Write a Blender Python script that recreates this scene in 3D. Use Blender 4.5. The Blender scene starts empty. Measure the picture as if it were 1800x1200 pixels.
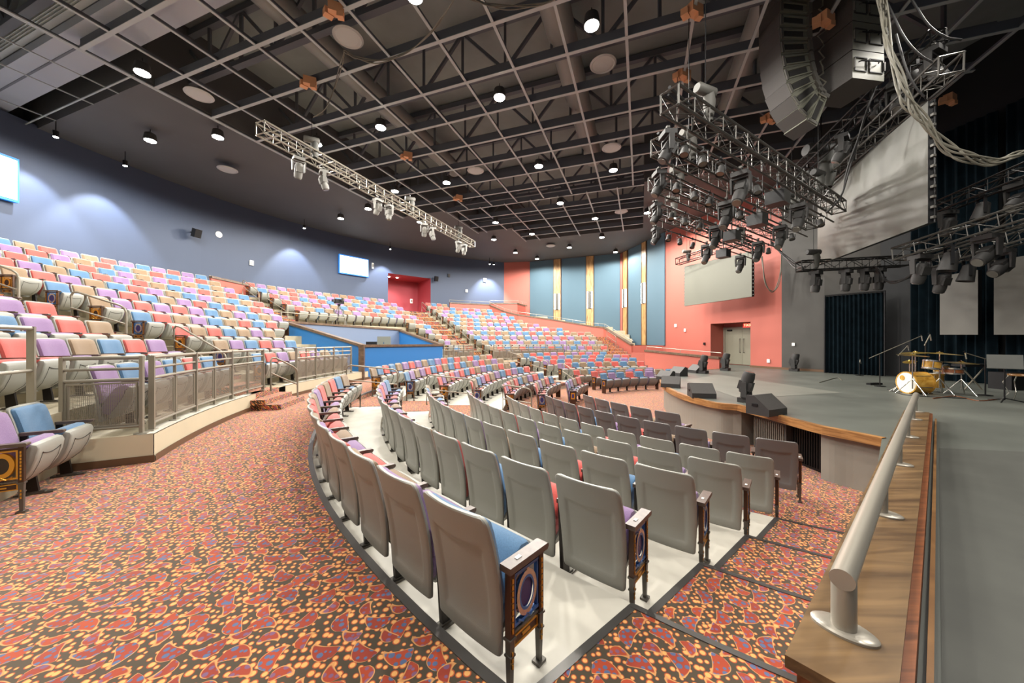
import bpy, bmesh, math, random
from mathutils import Vector, Matrix
# ------------------------------------------------------------------ camera, world, exposure
SC = bpy.context.scene
COL = SC.collection
F, CH, HZ = 618.0, 1.70, 600.0            # focal length (px of 1800), camera height, horizon row
cam = bpy.data.cameras.new('camera'); cam.sensor_width = 36.0; cam.lens = 36.0 * F / 1800.0
cam.clip_start = 0.05; cam.clip_end = 200
camo = bpy.data.objects.new('camera', cam); COL.objects.link(camo)
camo.location = (0, 0, CH); camo.rotation_euler = (math.radians(90), 0, 0)
SC.camera = camo
SC.view_settings.view_transform = 'Standard'; SC.view_settings.look = 'None'
SC.view_settings.gamma = 1.0; SC.view_settings.use_curve_mapping = False
SC.view_settings.exposure = -0.2
W = bpy.data.worlds.new('world'); SC.world = W; W.use_nodes = True
W.node_tree.nodes['Background'].inputs[0].default_value = (0.5, 0.5, 0.52, 1)
W.node_tree.nodes['Background'].inputs[1].default_value = 0.05
random.seed(7)

def P(u, v, z):
    Y = F * (CH - z) / (v - HZ)
    return Vector(((u - 900) / F * Y, Y, z))
def D(u, v, Y):
    return Vector(((u - 900) / F * Y, Y, CH - (v - HZ) * Y / F))
CX, CY = 7.94, 11.02                      # centre of the fan of seats
def pol(R, a, z=0.0):
    a = math.radians(a); return Vector((CX + R * math.cos(a), CY + R * math.sin(a), z))
def angR(u, R):
    k = (u - 900) / F; a = k * k + 1; b = -2 * (k * CX + CY); c = CX * CX + CY * CY - R * R
    Y = (-b + math.sqrt(b * b - 4 * a * c)) / (2 * a)
    return math.degrees(math.atan2(Y - CY, k * Y - CX)) % 360
# building axes
UA = Vector((math.cos(math.radians(70)), math.sin(math.radians(70)), 0))
VA = Vector((math.sin(math.radians(70)), -math.cos(math.radians(70)), 0))

# big house lights: the room's own downlights (see the pendants further down)
LAMP_W = 300.0
LAMPS = [(250,128),(383,241),(264,247),(669,224),(878,171),(1040,45),(729,-6),(947,292),(1078,299),(785,321),
         (694,336),(557,253),(599,384),(647,367),(738,390),(985,357),(1046,384),(1138,374),(935,411),(871,391),
         (868,421),(906,444),(944,455),(1001,435),(1058,417),(1082,443),(1183,383)]
LAMP_Z = 9.15
LAMP_POS = [P(u, v, LAMP_Z) for u, v in LAMPS]
# further pendants of the same kind over the part of the house behind and beside the viewer
LAMP_MORE = [Vector((-1.5, 1.0, LAMP_Z)), Vector((3.0, 0.2, LAMP_Z)), Vector((-6.0, 1.5, LAMP_Z)), Vector((6.5, 2.5, LAMP_Z)), Vector((-10.5, 4.5, LAMP_Z))]
def add_light(kind, name, loc, power, col=(1, .95, .87), size=.4, rot=None, spot=None, blend=.6):
    l = bpy.data.lights.new(name, kind); l.energy = power; l.color = col
    if kind == 'AREA': l.shape = 'DISK'; l.size = size
    if kind == 'SPOT': l.spot_size = math.radians(spot); l.spot_blend = blend; l.shadow_soft_size = size
    if kind == 'POINT': l.shadow_soft_size = size
    o = bpy.data.objects.new(name, l); COL.objects.link(o); o.location = loc
    if rot is not None: o.rotation_euler = rot
    return o
for p in LAMP_POS + LAMP_MORE:
    add_light('SPOT', 'house_light', (p.x, p.y, p.z - .2), LAMP_W * 4, size=.18, rot=(0, 0, 0), spot=178, blend=.25)
def aim(frm, to):
    d = (Vector(to) - Vector(frm)).normalized()
    return d.to_track_quat('-Z', 'Y').to_euler()
# spots without fixtures, added high over the stage to brighten it
for x, y, w in ((9.5, 7.5, 500), (12.0, 10.5, 500), (8.5, 13, 450), (14.2, 8.0, 250), (8.0, 4.0, 350)):
    add_light('SPOT', 'stage_fill_light', (x, y, 9.0), w, size=.3, rot=(0, 0, 0), spot=140)
# wall washers near the blue wall
WASH = [(220,271),(535,388),(686,428),(868,456)]
WASH_POS = []
for u, v in WASH:
    a = angR(u, 24.2); WASH_POS.append((pol(24.2, a, 8.95), a))
for a in (196, 205, 176.5, 114.5):
    WASH_POS.append((pol(24.2, a, 8.95), a))

# ------------------------------------------------------------------ materials
def mat(name, col, rough=.5, metal=0, noise=None, bump=0, bscale=60, spec=.5, emit=None, estr=0, sheen=0):
    m = bpy.data.materials.new(name); m.use_nodes = True; nt = m.node_tree; b = nt.nodes['Principled BSDF']
    b.inputs['Base Color'].default_value = (*col, 1); b.inputs['Roughness'].default_value = rough
    b.inputs['Metallic'].default_value = metal; b.inputs['Specular IOR Level'].default_value = spec
    if sheen: b.inputs['Sheen Weight'].default_value = sheen
    if emit: b.inputs['Emission Color'].default_value = (*emit, 1); b.inputs['Emission Strength'].default_value = estr
    if noise:
        sc, amt = noise
        tc = nt.nodes.new('ShaderNodeTexCoord'); n = nt.nodes.new('ShaderNodeTexNoise'); n.inputs['Scale'].default_value = sc
        n.inputs['Detail'].default_value = 5
        nt.links.new(tc.outputs['Object'], n.inputs['Vector'])
        r = nt.nodes.new('ShaderNodeValToRGB'); e = r.color_ramp.elements
        e[0].position = .3; e[1].position = .7
        e[0].color = (*[max(0, c * (1 - amt)) for c in col], 1); e[1].color = (*[min(1, c * (1 + amt)) for c in col], 1)
        nt.links.new(n.outputs['Fac'], r.inputs[0]); nt.links.new(r.outputs[0], b.inputs['Base Color'])
    if bump:
        tc = nt.nodes.new('ShaderNodeTexCoord'); n = nt.nodes.new('ShaderNodeTexNoise'); n.inputs['Scale'].default_value = bscale
        nt.links.new(tc.outputs['Object'], n.inputs['Vector'])
        bp = nt.nodes.new('ShaderNodeBump'); bp.inputs['Strength'].default_value = bump; bp.inputs['Distance'].default_value = .01
        nt.links.new(n.outputs['Fac'], bp.inputs['Height']); nt.links.new(bp.outputs[0], b.inputs['Normal'])
    return m
def s2l(r, g, b):
    f = lambda c: (c / 255 / 12.92) if c / 255 <= .04045 else ((c / 255 + .055) / 1.055) ** 2.4
    return (f(r), f(g), f(b))
M = {}
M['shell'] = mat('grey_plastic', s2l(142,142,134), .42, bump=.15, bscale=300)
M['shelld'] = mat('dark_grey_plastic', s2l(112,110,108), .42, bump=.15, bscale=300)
FAB = {'R': ('red', s2l(182,84,77)), 'P': ('purple', s2l(130,104,142)), 'T': ('tan', s2l(132,111,88)), 'B': ('blue', s2l(80,114,146))}
for k, (n, c) in FAB.items():
    M['fab' + k] = mat(n + '_fabric', c, .85, noise=(120, .12), bump=.3, bscale=500, sheen=.3, spec=.2)
M['arm'] = mat('dark_stained_wood', s2l(84,70,62), .35, noise=(30, .25))
M['iron'] = mat('black_iron', s2l(40,36,34), .4, .6)
M['bronze'] = mat('bronze_end_frame', s2l(70,48,36), .35, .5)
M['gold'] = mat('gilded_trim', s2l(205,150,60), .35, .7)
M['bluetrim'] = mat('blue_enamel', s2l(70,110,170), .3, .5)
M['oval'] = mat('dark_blue_oval', s2l(52,48,98), .25, .2)
M['oval2'] = mat('dark_brown_oval', s2l(50,38,30), .25, .2)
M['foot'] = mat('grey_foot_metal', s2l(95,92,86), .4, .6)
M['conc'] = mat('pale_sealed_floor', s2l(200,196,184), .45, noise=(2.5, .10), bump=.05, bscale=20)
M['cream'] = mat('cream_painted_wall', s2l(196,186,160), .6, noise=(1.5, .05))
M['tier'] = mat('beige_tier_concrete', s2l(170,160,136), .6, noise=(3, .1))
M['brownbase'] = mat('brown_base_board', s2l(96,70,48), .5)
M['nosing'] = mat('metal_step_nosing', s2l(92,90,88), .35, .6)
M['rail'] = mat('grey_rail_paint', s2l(140,134,120), .38, .3)
M['railpale'] = mat('pale_grey_rail_paint', s2l(160,154,142), .3, .3)
M['bluewall'] = mat('blue_grey_wall_paint', s2l(58,69,90), .6, noise=(.4, .04))
M['redwall'] = mat('salmon_red_wall_paint', s2l(168,89,76), .6, noise=(.5, .03))
M['redvest'] = mat('crimson_wall_paint', s2l(160,62,72), .6)
M['panelblue'] = mat('slate_blue_fabric_panel', s2l(74,98,112), .8, bump=.2, bscale=200)
M['boothblue'] = mat('bright_blue_wall_paint', s2l(38,110,175), .5)
M['boothgrey'] = mat('blue_grey_booth_paint', s2l(104,118,142), .5)
M['blackwall'] = mat('black_wall_paint', s2l(62,60,56), .6, noise=(1.2, .12))
M['dark'] = mat('dark_backstage', s2l(22,24,26), .8)
M['soffit'] = mat('dark_grey_soffit', s2l(76,76,77), .7, noise=(.6, .06))
M['deck'] = mat('dark_roof_deck', s2l(116,122,122), .8, noise=(.8, .15))
M['gridbar'] = mat('grey_ceiling_strut', s2l(160,166,168), .5, .2)
M['gridside'] = mat('dark_beam_paint', s2l(82,86,94), .6)
M['duct'] = mat('painted_duct', s2l(136,138,136), .5, .2)
M['tray'] = mat('pale_blue_grey_tray', s2l(150,156,168), .5)
M['diffwhite'] = mat('pale_diffuser', s2l(172,174,174), .5)
M['stage'] = mat('worn_stage_floor', s2l(90,93,87), .42, noise=(1.1, .16), bump=.05, bscale=15)
M['stagesheen'] = mat('painted_stage_reflection', s2l(108,109,101), .5, noise=(1.1, .1))  # paler grey that paints the reflection on the stage floor
M['stagedark'] = mat('dark_wing_floor', s2l(72,73,68), .5, noise=(3, .12))
M['riser'] = mat('grey_stage_riser', s2l(132,128,118), .6, noise=(.9, .08))
M['black'] = mat('black_metal', s2l(26,26,27), .4, .4)
M['truss'] = mat('dark_truss_metal', s2l(74,72,68), .4, .5)
M['trussb'] = mat('black_truss_metal', s2l(44,43,42), .4, .7)
M['trusspale'] = mat('pale_truss_metal', s2l(140,136,124), .4, .7)
M['fixture'] = mat('charcoal_fixture', s2l(44,43,42), .6, 0)
M['fixpale'] = mat('grey_fixture', s2l(88,86,81), .6, 0)
M['lens'] = mat('glass_lens', s2l(110,106,100), .15, .3)
M['led'] = mat('grey_led_screen', s2l(82,82,75), .55, noise=(1.0, .10))
M['leddark'] = mat('dark_led_screen', s2l(88,86,80), .55, noise=(1.0, .12))
M['frontscreen'] = mat('plain_grey_screen', s2l(100,101,90), .6)
M['tape'] = mat('orange_brown_tape', s2l(205,150,110), .7)
M['cable'] = mat('grey_cable', s2l(100,97,86), .5)
M['cablek'] = mat('black_cable', s2l(30,30,30), .5)
M['white'] = mat('white_plate', s2l(235,235,228), .5)
M['screenon'] = mat('lit_white_screen', (1, 1, 1), .4, emit=(.86, .95, 1), estr=2.2)
M['screenblue'] = mat('blue_screen_edge', s2l(20,110,200), .4, emit=s2l(20,130,230), estr=.5)
M['lampon'] = mat('lit_lamp', (1, 1, 1), .4, emit=(1, .96, .86), estr=60)
M['tubeon'] = mat('lit_tube', (1, 1, 1), .4, emit=(.85, .92, 1), estr=9)
M['cymbal'] = mat('brass_cymbal', s2l(190,160,80), .3, .8)
M['chrome'] = mat('chrome_hardware', s2l(190,188,180), .2, .9)
M['head'] = mat('white_drum_head', s2l(228,225,212), .5)
M['exit'] = mat('exit_sign_red', s2l(200,40,30), .5, emit=s2l(200,40,30), estr=.3)
M['exitlit'] = mat('exit_sign_letters', s2l(255,200,150), .5, emit=s2l(255,210,160), estr=1.5)
M['door'] = mat('grey_green_door', s2l(128,126,110), .5)
M['monitor'] = mat('grey_monitor', s2l(120,122,112), .5)
M['bag'] = mat('black_nylon_bag', s2l(70,70,66), .7)
M['grille'] = mat('speaker_grille', s2l(66,63,61), .6, noise=(80, .2))
M['boxside'] = mat('speaker_cabinet', s2l(112,112,100), .5, noise=(8, .06))
def wood(name, c1, c2, scale=(3, 40, 40), rough=.35):
    m = bpy.data.materials.new(name); m.use_nodes = True; nt = m.node_tree; b = nt.nodes['Principled BSDF']
    tc = nt.nodes.new('ShaderNodeTexCoord'); mp = nt.nodes.new('ShaderNodeMapping'); mp.inputs['Scale'].default_value = scale
    n = nt.nodes.new('ShaderNodeTexNoise'); n.inputs['Scale'].default_value = 1; n.inputs['Detail'].default_value = 8; n.inputs['Distortion'].default_value = 1.2
    r = nt.nodes.new('ShaderNodeValToRGB'); r.color_ramp.elements[0].position = .32; r.color_ramp.elements[1].position = .68
    r.color_ramp.elements[0].color = (*c1, 1); r.color_ramp.elements[1].color = (*c2, 1)
    L = nt.links.new; L(tc.outputs['Object'], mp.inputs[0]); L(mp.outputs[0], n.inputs['Vector']); L(n.outputs['Fac'], r.inputs[0]); L(r.outputs[0], b.inputs['Base Color'])
    b.inputs['Roughness'].default_value = rough
    return m
M['wood'] = wood('oak_cap', s2l(78,58,38), s2l(124,98,66), (1.0, 9, 9))
M['woodlip'] = wood('oak_stage_lip', s2l(116,78,42), s2l(172,126,76), (2, 2, 30))
M['woodpanel'] = wood('ridged_wood_panel', s2l(120,85,48), s2l(200,160,105), (12, 12, 1.2), .5)
M['woodred'] = wood('reddish_oak', s2l(96,52,26), s2l(140,82,46), (2, 20, 20))
M['capwood'] = wood('grey_brown_cap', s2l(78,62,50), s2l(112,92,74), (2, 9, 9))
M['drum'] = wood('amber_drum_wood', s2l(168,118,40), s2l(215,170,80), (3, 20, 3), .25)
def curtain_mat(name, c):
    return mat(name, c, .95, noise=(3, .3), spec=.08)
M['curtain'] = curtain_mat('dark_teal_curtain', s2l(13,24,30))

def carpet():
    m = bpy.data.materials.new('paisley_carpet'); m.use_nodes = True; nt = m.node_tree; N = nt.nodes.new; L = nt.links.new
    b = nt.nodes['Principled BSDF']; b.inputs['Roughness'].default_value = .95; b.inputs['Specular IOR Level'].default_value = .1; b.inputs['Sheen Weight'].default_value = .4; b.inputs['Sheen Roughness'].default_value = .5; b.inputs['Sheen Tint'].default_value = (1, .82, .72, 1)
    tc = N('ShaderNodeTexCoord')
    def math_(op, a, bb=None, c=None, clamp=False):
        n = N('ShaderNodeMath'); n.operation = op; n.use_clamp = clamp
        for i, x in enumerate((a, bb, c)):
            if x is None: continue
            if isinstance(x, (int, float)): n.inputs[i].default_value = x
            else: L(x, n.inputs[i])
        return n.outputs[0]
    def mixc(f, a, c):
        n = N('ShaderNodeMix'); n.data_type = 'RGBA'; L(f, n.inputs[0])
        for i, x in ((6, a), (7, c)):
            if isinstance(x, tuple): n.inputs[i].default_value = (*x, 1)
            else: L(x, n.inputs[i])
        return n.outputs[2]
    fx = N('ShaderNodeSeparateXYZ'); L(tc.outputs['Object'], fx.inputs[0])
    cb = N('ShaderNodeCombineXYZ'); L(math_('MULTIPLY_ADD', fx.outputs[2], .8, fx.outputs[0]), cb.inputs[0]); L(math_('MULTIPLY_ADD', fx.outputs[2], .7, fx.outputs[1]), cb.inputs[1])
    flat = cb.outputs[0]
    def drops(scale, rnd, w, ln, off, seed):
        mp = N('ShaderNodeMapping'); mp.inputs['Scale'].default_value = (scale, scale, 0); mp.inputs['Location'].default_value = (off, off, 0)
        L(flat, mp.inputs[0])
        v = N('ShaderNodeTexVoronoi'); v.voronoi_dimensions = '2D'; v.inputs['Scale'].default_value = 1; v.inputs['Randomness'].default_value = rnd
        L(mp.outputs[0], v.inputs['Vector'])
        sub = N('ShaderNodeVectorMath'); sub.operation = 'SUBTRACT'; L(mp.outputs[0], sub.inputs[0]); L(v.outputs['Position'], sub.inputs[1])
        sp = N('ShaderNodeSeparateColor'); L(v.outputs['Color'], sp.inputs[0])
        ang = math_('MULTIPLY', sp.outputs[0], 6.283)
        rot = N('ShaderNodeVectorRotate'); rot.rotation_type = 'Z_AXIS'; L(sub.outputs[0], rot.inputs['Vector']); L(ang, rot.inputs['Angle'])
        sx = N('ShaderNodeSeparateXYZ'); L(rot.outputs[0], sx.inputs[0])
        y = math_('DIVIDE', sx.outputs[1], ln)
        x = math_('ADD', sx.outputs[0], math_('MULTIPLY', math_('MULTIPLY', y, y), -w * .9)); x = math_('ADD', x, w * .2)
        om = math_('MAXIMUM', math_('SUBTRACT', 1.0, y), 0.0); op_ = math_('MAXIMUM', math_('ADD', 1.0, y), 0.0)
        g = math_('MULTIPLY', math_('MULTIPLY', math_('MULTIPLY', om, om), math_('POWER', op_, .8)), w * w * .9)
        g = math_('SUBTRACT', g, math_('MULTIPLY', x, x))
        g = math_('SUBTRACT', g, math_('MULTIPLY', math_('MAXIMUM', math_('SUBTRACT', math_('ABSOLUTE', y), .88), 0.0), .5))
        return g, sp
    def sstep(x, lo, hi):
        n = N('ShaderNodeMapRange'); n.inputs[1].default_value = lo; n.inputs[2].default_value = hi; L(x, n.inputs[0]); return n.outputs[0]
    def dots(scale, rad, soft, off):
        mp = N('ShaderNodeMapping'); mp.inputs['Scale'].default_value = (scale, scale, 0); mp.inputs['Location'].default_value = (off, off, 0)
        L(flat, mp.inputs[0])
        v = N('ShaderNodeTexVoronoi'); v.voronoi_dimensions = '2D'; v.inputs['Scale'].default_value = 1; v.inputs['Randomness'].default_value = .55
        L(mp.outputs[0], v.inputs['Vector'])
        sp = N('ShaderNodeSeparateColor'); L(v.outputs['Color'], sp.inputs[0])
        r = math_('MULTIPLY_ADD', sp.outputs[1], rad * .7, rad * .5)
        d = math_('SUBTRACT', r, v.outputs['Distance'])
        return sstep(d, 0.0, soft)
    bg = s2l(66,60,48)
    rim = dots(23, .41, .05, 3.3); core = dots(23, .31, .07, 3.3)
    c = mixc(rim, bg, s2l(176,80,46)); c = mixc(core, c, s2l(224,166,98))
    for (sc, rnd, w, ln, off) in ((5.2, .22, .21, .42, .5), (5.2, .22, .15, .30, 0.0)):
        g, sp = drops(sc, rnd, w, ln, off, 0)
        ins = sstep(g, -.006, -.003); body = sstep(g, .0015, .005)
        red = mixc(sp.outputs[1], s2l(166,66,38), s2l(138,52,42))
        inner = dots(26, .40, .1, 9.1 + off)
        red = mixc(inner, red, s2l(78,98,134)) if off else mixc(math_('MULTIPLY', inner, .6), red, s2l(90,96,140))
        c = mixc(ins, c, s2l(204,146,90)); c = mixc(body, c, red)
    nz = N('ShaderNodeTexNoise'); nz.inputs['Scale'].default_value = 400; L(tc.outputs['Object'], nz.inputs['Vector'])
    c = mixc(math_('MULTIPLY', nz.outputs['Fac'], .18), c, s2l(60,40,30))
    L(c, b.inputs['Base Color'])
    return m
M['carpet'] = carpet()
def perf():
    m = bpy.data.materials.new('perforated_metal'); m.use_nodes = True; nt = m.node_tree; N = nt.nodes.new; L = nt.links.new
    b = nt.nodes['Principled BSDF']; b.inputs['Base Color'].default_value = (*s2l(138,130,116), 1); b.inputs['Roughness'].default_value = .4; b.inputs['Metallic'].default_value = .3
    uv = N('ShaderNodeUVMap'); ck = N('ShaderNodeSeparateXYZ'); L(uv.outputs[0], ck.inputs[0])
    outs = []
    for i in (0, 1):
        a = N('ShaderNodeMath'); a.operation = 'MULTIPLY'; a.inputs[1].default_value = 62.0; L(ck.outputs[i], a.inputs[0])
        f = N('ShaderNodeMath'); f.operation = 'FRACT'; L(a.outputs[0], f.inputs[0])
        g = N('ShaderNodeMath'); g.operation = 'GREATER_THAN'; g.inputs[1].default_value = .36; L(f.outputs[0], g.inputs[0]); outs.append(g.outputs[0])
    mu = N('ShaderNodeMath'); mu.operation = 'MULTIPLY'; L(outs[0], mu.inputs[0]); L(outs[1], mu.inputs[1])
    inv = N('ShaderNodeMath'); inv.operation = 'SUBTRACT'; inv.inputs[0].default_value = 1; L(mu.outputs[0], inv.inputs[1])
    L(inv.outputs[0], b.inputs['Alpha'])
    return m
M['perf'] = perf()

# ------------------------------------------------------------------ mesh helpers
class MB:
    def __init__(s): s.v = []; s.f = []; s.m = []; s.mats = []; s.uv = {}
    def mi(s, m):
        m = M[m] if isinstance(m, str) else m
        if m not in s.mats: s.mats.append(m)
        return s.mats.index(m)
    def face(s, idx, m, uv=None):
        if uv: s.uv[len(s.f)] = uv
        s.f.append(tuple(idx)); s.m.append(s.mi(m))
    def poly(s, pts, m, uv=None):
        n = len(s.v); s.v += [tuple(p) for p in pts]; s.face(range(n, n + len(pts)), m, uv)
    def hexa(s, c, m, sides=None):
        # c: 8 points, bottom 4 ccw then top 4
        n = len(s.v); s.v += [tuple(p) for p in c]
        for k, q in enumerate(((3, 2, 1, 0), (4, 5, 6, 7), (0, 1, 5, 4), (1, 2, 6, 5), (2, 3, 7, 6), (3, 0, 4, 7))):
            s.face([n + i for i in q], (sides or {}).get(k, m))
    def box(s, c, d, m, rz=0, R=None, sides=None):
        hx, hy, hz = d[0] / 2, d[1] / 2, d[2] / 2
        R = R or Matrix.Rotation(rz, 3, 'Z'); c = Vector(c)
        pts = [c + R @ Vector(q) for q in ((-hx, -hy, -hz), (hx, -hy, -hz), (hx, hy, -hz), (-hx, hy, -hz), (-hx, -hy, hz), (hx, -hy, hz), (hx, hy, hz), (-hx, hy, hz))]
        s.hexa(pts, m, sides)
    def beam(s, a, b, w, h, m):
        a, b = Vector(a), Vector(b); d = b - a; L = d.length
        if L < 1e-6: return
        R = frame(d); s.box((a + b) / 2, (w, L, h), m, R=R)
    def tube(s, pts, r, m, n=8, caps=True, r2=None):
        pts = [Vector(p) for p in pts]; rings = []
        for i, p in enumerate(pts):
            if i == 0: d = pts[1] - p
            elif i == len(pts) - 1: d = p - pts[i - 1]
            else: d = (pts[i + 1] - p).normalized() + (p - pts[i - 1]).normalized()
            R = frame(d); rr = r if r2 is None else r + (r2 - r) * i / (len(pts) - 1)
            k = len(s.v); rings.append(k)
            for j in range(n):
                t = 2 * math.pi * j / n; s.v.append(tuple(p + R @ Vector((rr * math.cos(t), 0, rr * math.sin(t)))))
        for a, b in zip(rings, rings[1:]):
            for j in range(n): s.face((a + j, a + (j + 1) % n, b + (j + 1) % n, b + j), m)
        if caps:
            s.face([rings[0] + j for j in range(n)][::-1], m); s.face([rings[-1] + j for j in range(n)], m)
    def lathe(s, prof, m, n=16, c=(0, 0, 0), R=None, ms=None, caps=True):
        c = Vector(c); R = R or Matrix.Identity(3); rings = []
        for r, z in prof:
            k = len(s.v); rings.append(k)
            for j in range(n):
                t = 2 * math.pi * j / n; s.v.append(tuple(c + R @ Vector((r * math.cos(t), r * math.sin(t), z))))
        for q, (a, b) in enumerate(zip(rings, rings[1:])):
            mm = ms[q] if ms else m
            for j in range(n): s.face((a + j, a + (j + 1) % n, b + (j + 1) % n, b + j), mm)
        if not caps: return
        s.face([rings[0] + j for j in range(n)][::-1], ms[0] if ms else m); s.face([rings[-1] + j for j in range(n)], ms[-1] if ms else m)
    def prism(s, pts2, z0, z1, m, mtop=None):
        n = len(s.v); k = len(pts2)
        s.v += [(p[0], p[1], z0) for p in pts2] + [(p[0], p[1], z1) for p in pts2]
        s.face([n + i for i in range(k)][::-1], m); s.face([n + k + i for i in range(k)], mtop or m)
        for i in range(k): j = (i + 1) % k; s.face((n + i, n + j, n + k + j, n + k + i), m)
    def grid(s, pts, nu, nv, m):
        n = len(s.v); s.v += [tuple(p) for p in pts]
        for j in range(nv - 1):
            for i in range(nu - 1):
                a = n + j * nu + i; s.face((a, a + 1, a + nu + 1, a + nu), m)
    def mesh(s, name, smooth=False, fix=True):
        me = bpy.data.meshes.new(name); me.from_pydata(s.v, [], s.f)
        for m in s.mats: me.materials.append(m)
        me.polygons.foreach_set('material_index', s.m)
        if s.uv:
            ul = me.uv_layers.new(name='UVMap')
            for fi, uvs in s.uv.items():
                for li, c in zip(me.polygons[fi].loop_indices, uvs): ul.data[li].uv = c
        if smooth:
            me.polygons.foreach_set('use_smooth', [True] * len(me.polygons)); 
            try: me.set_sharp_from_angle(angle=math.radians(40))
            except Exception: pass
        if fix:
            bm = bmesh.new(); bm.from_mesh(me); bmesh.ops.recalc_face_normals(bm, faces=bm.faces); bm.to_mesh(me); bm.free()
        me.update(); return me
    def build(s, name, parent=None, smooth=False, label=None, cat=None, group=None, kind=None, loc=None, rz=0, fix=True):
        return link(name, s.mesh(name, smooth, fix), parent, label, cat, group, kind, loc, rz)
def frame(d):
    d = Vector(d).normalized(); up = Vector((0, 0, 1)) if abs(d.z) < .99 else Vector((1, 0, 0))
    x = d.cross(up).normalized(); z = x.cross(d).normalized()
    return Matrix((x, d, z)).transposed()
def tag(o, label=None, cat=None, group=None, kind=None):
    if label: o['label'] = label
    if cat: o['category'] = cat
    if group: o['group'] = group
    if kind: o['kind'] = kind
    return o
def link(name, me, parent=None, label=None, cat=None, group=None, kind=None, loc=None, rz=0):
    o = bpy.data.objects.new(name, me); COL.objects.link(o)
    if parent: o.parent = parent
    if loc is not None: o.location = loc
    if rz: o.rotation_euler.z = rz
    return tag(o, label, cat, group, kind)
def empty(name, loc, rz=0, label=None, cat=None, group=None, rot=None):
    o = bpy.data.objects.new(name, None); COL.objects.link(o); o.location = loc; o.rotation_euler.z = rz; o.empty_display_size = .1
    if rot is not None: o.rotation_euler = rot
    return tag(o, label, cat, group)
def copy_tree(o, parent=None):
    c = o.copy(); COL.objects.link(c); c.parent = parent
    for ch in list(o.children): copy_tree(ch, c)
    return c
ORD = ['first','second','third','fourth','fifth','sixth','seventh','eighth','ninth','tenth','eleventh','twelfth','thirteenth','fourteenth','fifteenth','sixteenth','seventeenth','eighteenth','nineteenth','twentieth','twenty-first','twenty-second','twenty-third','twenty-fourth','twenty-fifth','twenty-sixth','twenty-seventh','twenty-eighth','twenty-ninth','thirtieth'] + ['later'] * 30
# ------------------------------------------------------------------ the floor, tiers and aisles
NR = [12.35, 11.30, 10.28, 9.22, 8.22]
def tilt(a): return .15 * min(1, max(0, (178 - a) / 60.0))
def lowz(k, a): return -.15 * k + tilt(a) if k < 4 else -.6
L0 = Vector((.77, 2.27)); LD = Vector((.771, .637)).normalized()
def angL(R, off=0.0):
    # angle where the circle R meets the edge line of the near stair (off: shift towards the stage wall)
    p = L0 + Vector((LD.y, -LD.x)) * off - Vector((CX, CY)); b = p.dot(LD); c = p.dot(p) - R * R
    t = -b - math.sqrt(max(0, b * b - c)); q = p + LD * t
    return math.degrees(math.atan2(q.y, q.x)) % 360
def ring(mb, R0, a00, a01, R1, a10, a11, z0, z1, m, n=40):
    k = len(mb.v)
    for i in range(n + 1):
        t = i / n
        a = a00 + (a01 - a00) * t; b = a10 + (a11 - a10) * t
        mb.v.append(tuple(pol(R0, a, z0(a) if callable(z0) else z0))); mb.v.append(tuple(pol(R1, b, z1(b) if callable(z1) else z1)))
    for i in range(n): mb.face((k + 2 * i, k + 2 * i + 1, k + 2 * i + 3, k + 2 * i + 2), m)
def sector_block(mb, R0, R1, a0, a1, z0, z1, m, mside=None, n=40):
    ms = mside or m
    ring(mb, R0, a0, a1, R1, a0, a1, z1, z1, m, n); ring(mb, R0, a0, a1, R0, a0, a1, z0, z1, ms, n); ring(mb, R1, a0, a1, R1, a0, a1, z1, z0, ms, n)
    for a in (a0, a1):
        mb.poly([pol(R0, a, z0), pol(R1, a, z0), pol(R1, a, z1), pol(R0, a, z1)], ms)
def radial_box(mb, R0, R1, a0, a1, z0, z1, m, mside=None):
    c = [pol(R1, a0, z0), pol(R1, a1, z0), pol(R0, a1, z0), pol(R0, a0, z0)]
    c += [Vector((p.x, p.y, z1)) for p in c]
    mb.hexa(c, m, {2: mside or m, 3: mside or m, 4: mside or m, 5: mside or m})
# lower bowl
mb = MB()
for k in range(4):
    zo = (lambda kk: (lambda a: lowz(kk, a)))(k); zn = (lambda kk: (lambda a: lowz(kk + 1, a)))(k)
    e0, e1 = angL(NR[k]), angL(NR[k + 1])
    ring(mb, NR[k], 84, e0, NR[k + 1], 84, e1, zo, zo, 'conc', 60)
    ring(mb, NR[k + 1], 84, e1, NR[k + 1], 84, e1, zo, zn, 'conc', 60)
mb.build('seating_tier', kind='structure', fix=False)
mb = MB()
mb.poly([pol(8.4, a, -.6) for a in range(60, 260, 4)] + [Vector((14, 4, -.6)), Vector((14, 16, -.6))], 'carpet')
# near stair: carpeted steps between the seats and the stage wall
for k in range(4):
    z = -.15 * k
    ring(mb, NR[k], angL(NR[k], 0), angL(NR[k], 1.0), NR[k + 1], angL(NR[k + 1], 0), angL(NR[k + 1], 1.0), z, z, 'carpet', 8)
    ring(mb, NR[k + 1], angL(NR[k + 1], 0), angL(NR[k + 1], 1.0), NR[k + 1], angL(NR[k + 1], 0), angL(NR[k + 1], 1.0), z, z - .15, 'carpet', 8)
# cross aisle
za = lambda a: .15 + tilt(a)
ring(mb, NR[0], 84, 250, 14.3, 84, 250, za, za, 'carpet', 80)
ring(mb, NR[0], 84, 250, NR[0], 84, 250, za, lambda a: tilt(a), 'carpet', 80)
ring(mb, 14.3, 207.4, 262, 19.5, 207.4, 262, .15, .15, 'carpet', 20)
mb.build('floor_carpet', kind='structure', fix=False)
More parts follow.
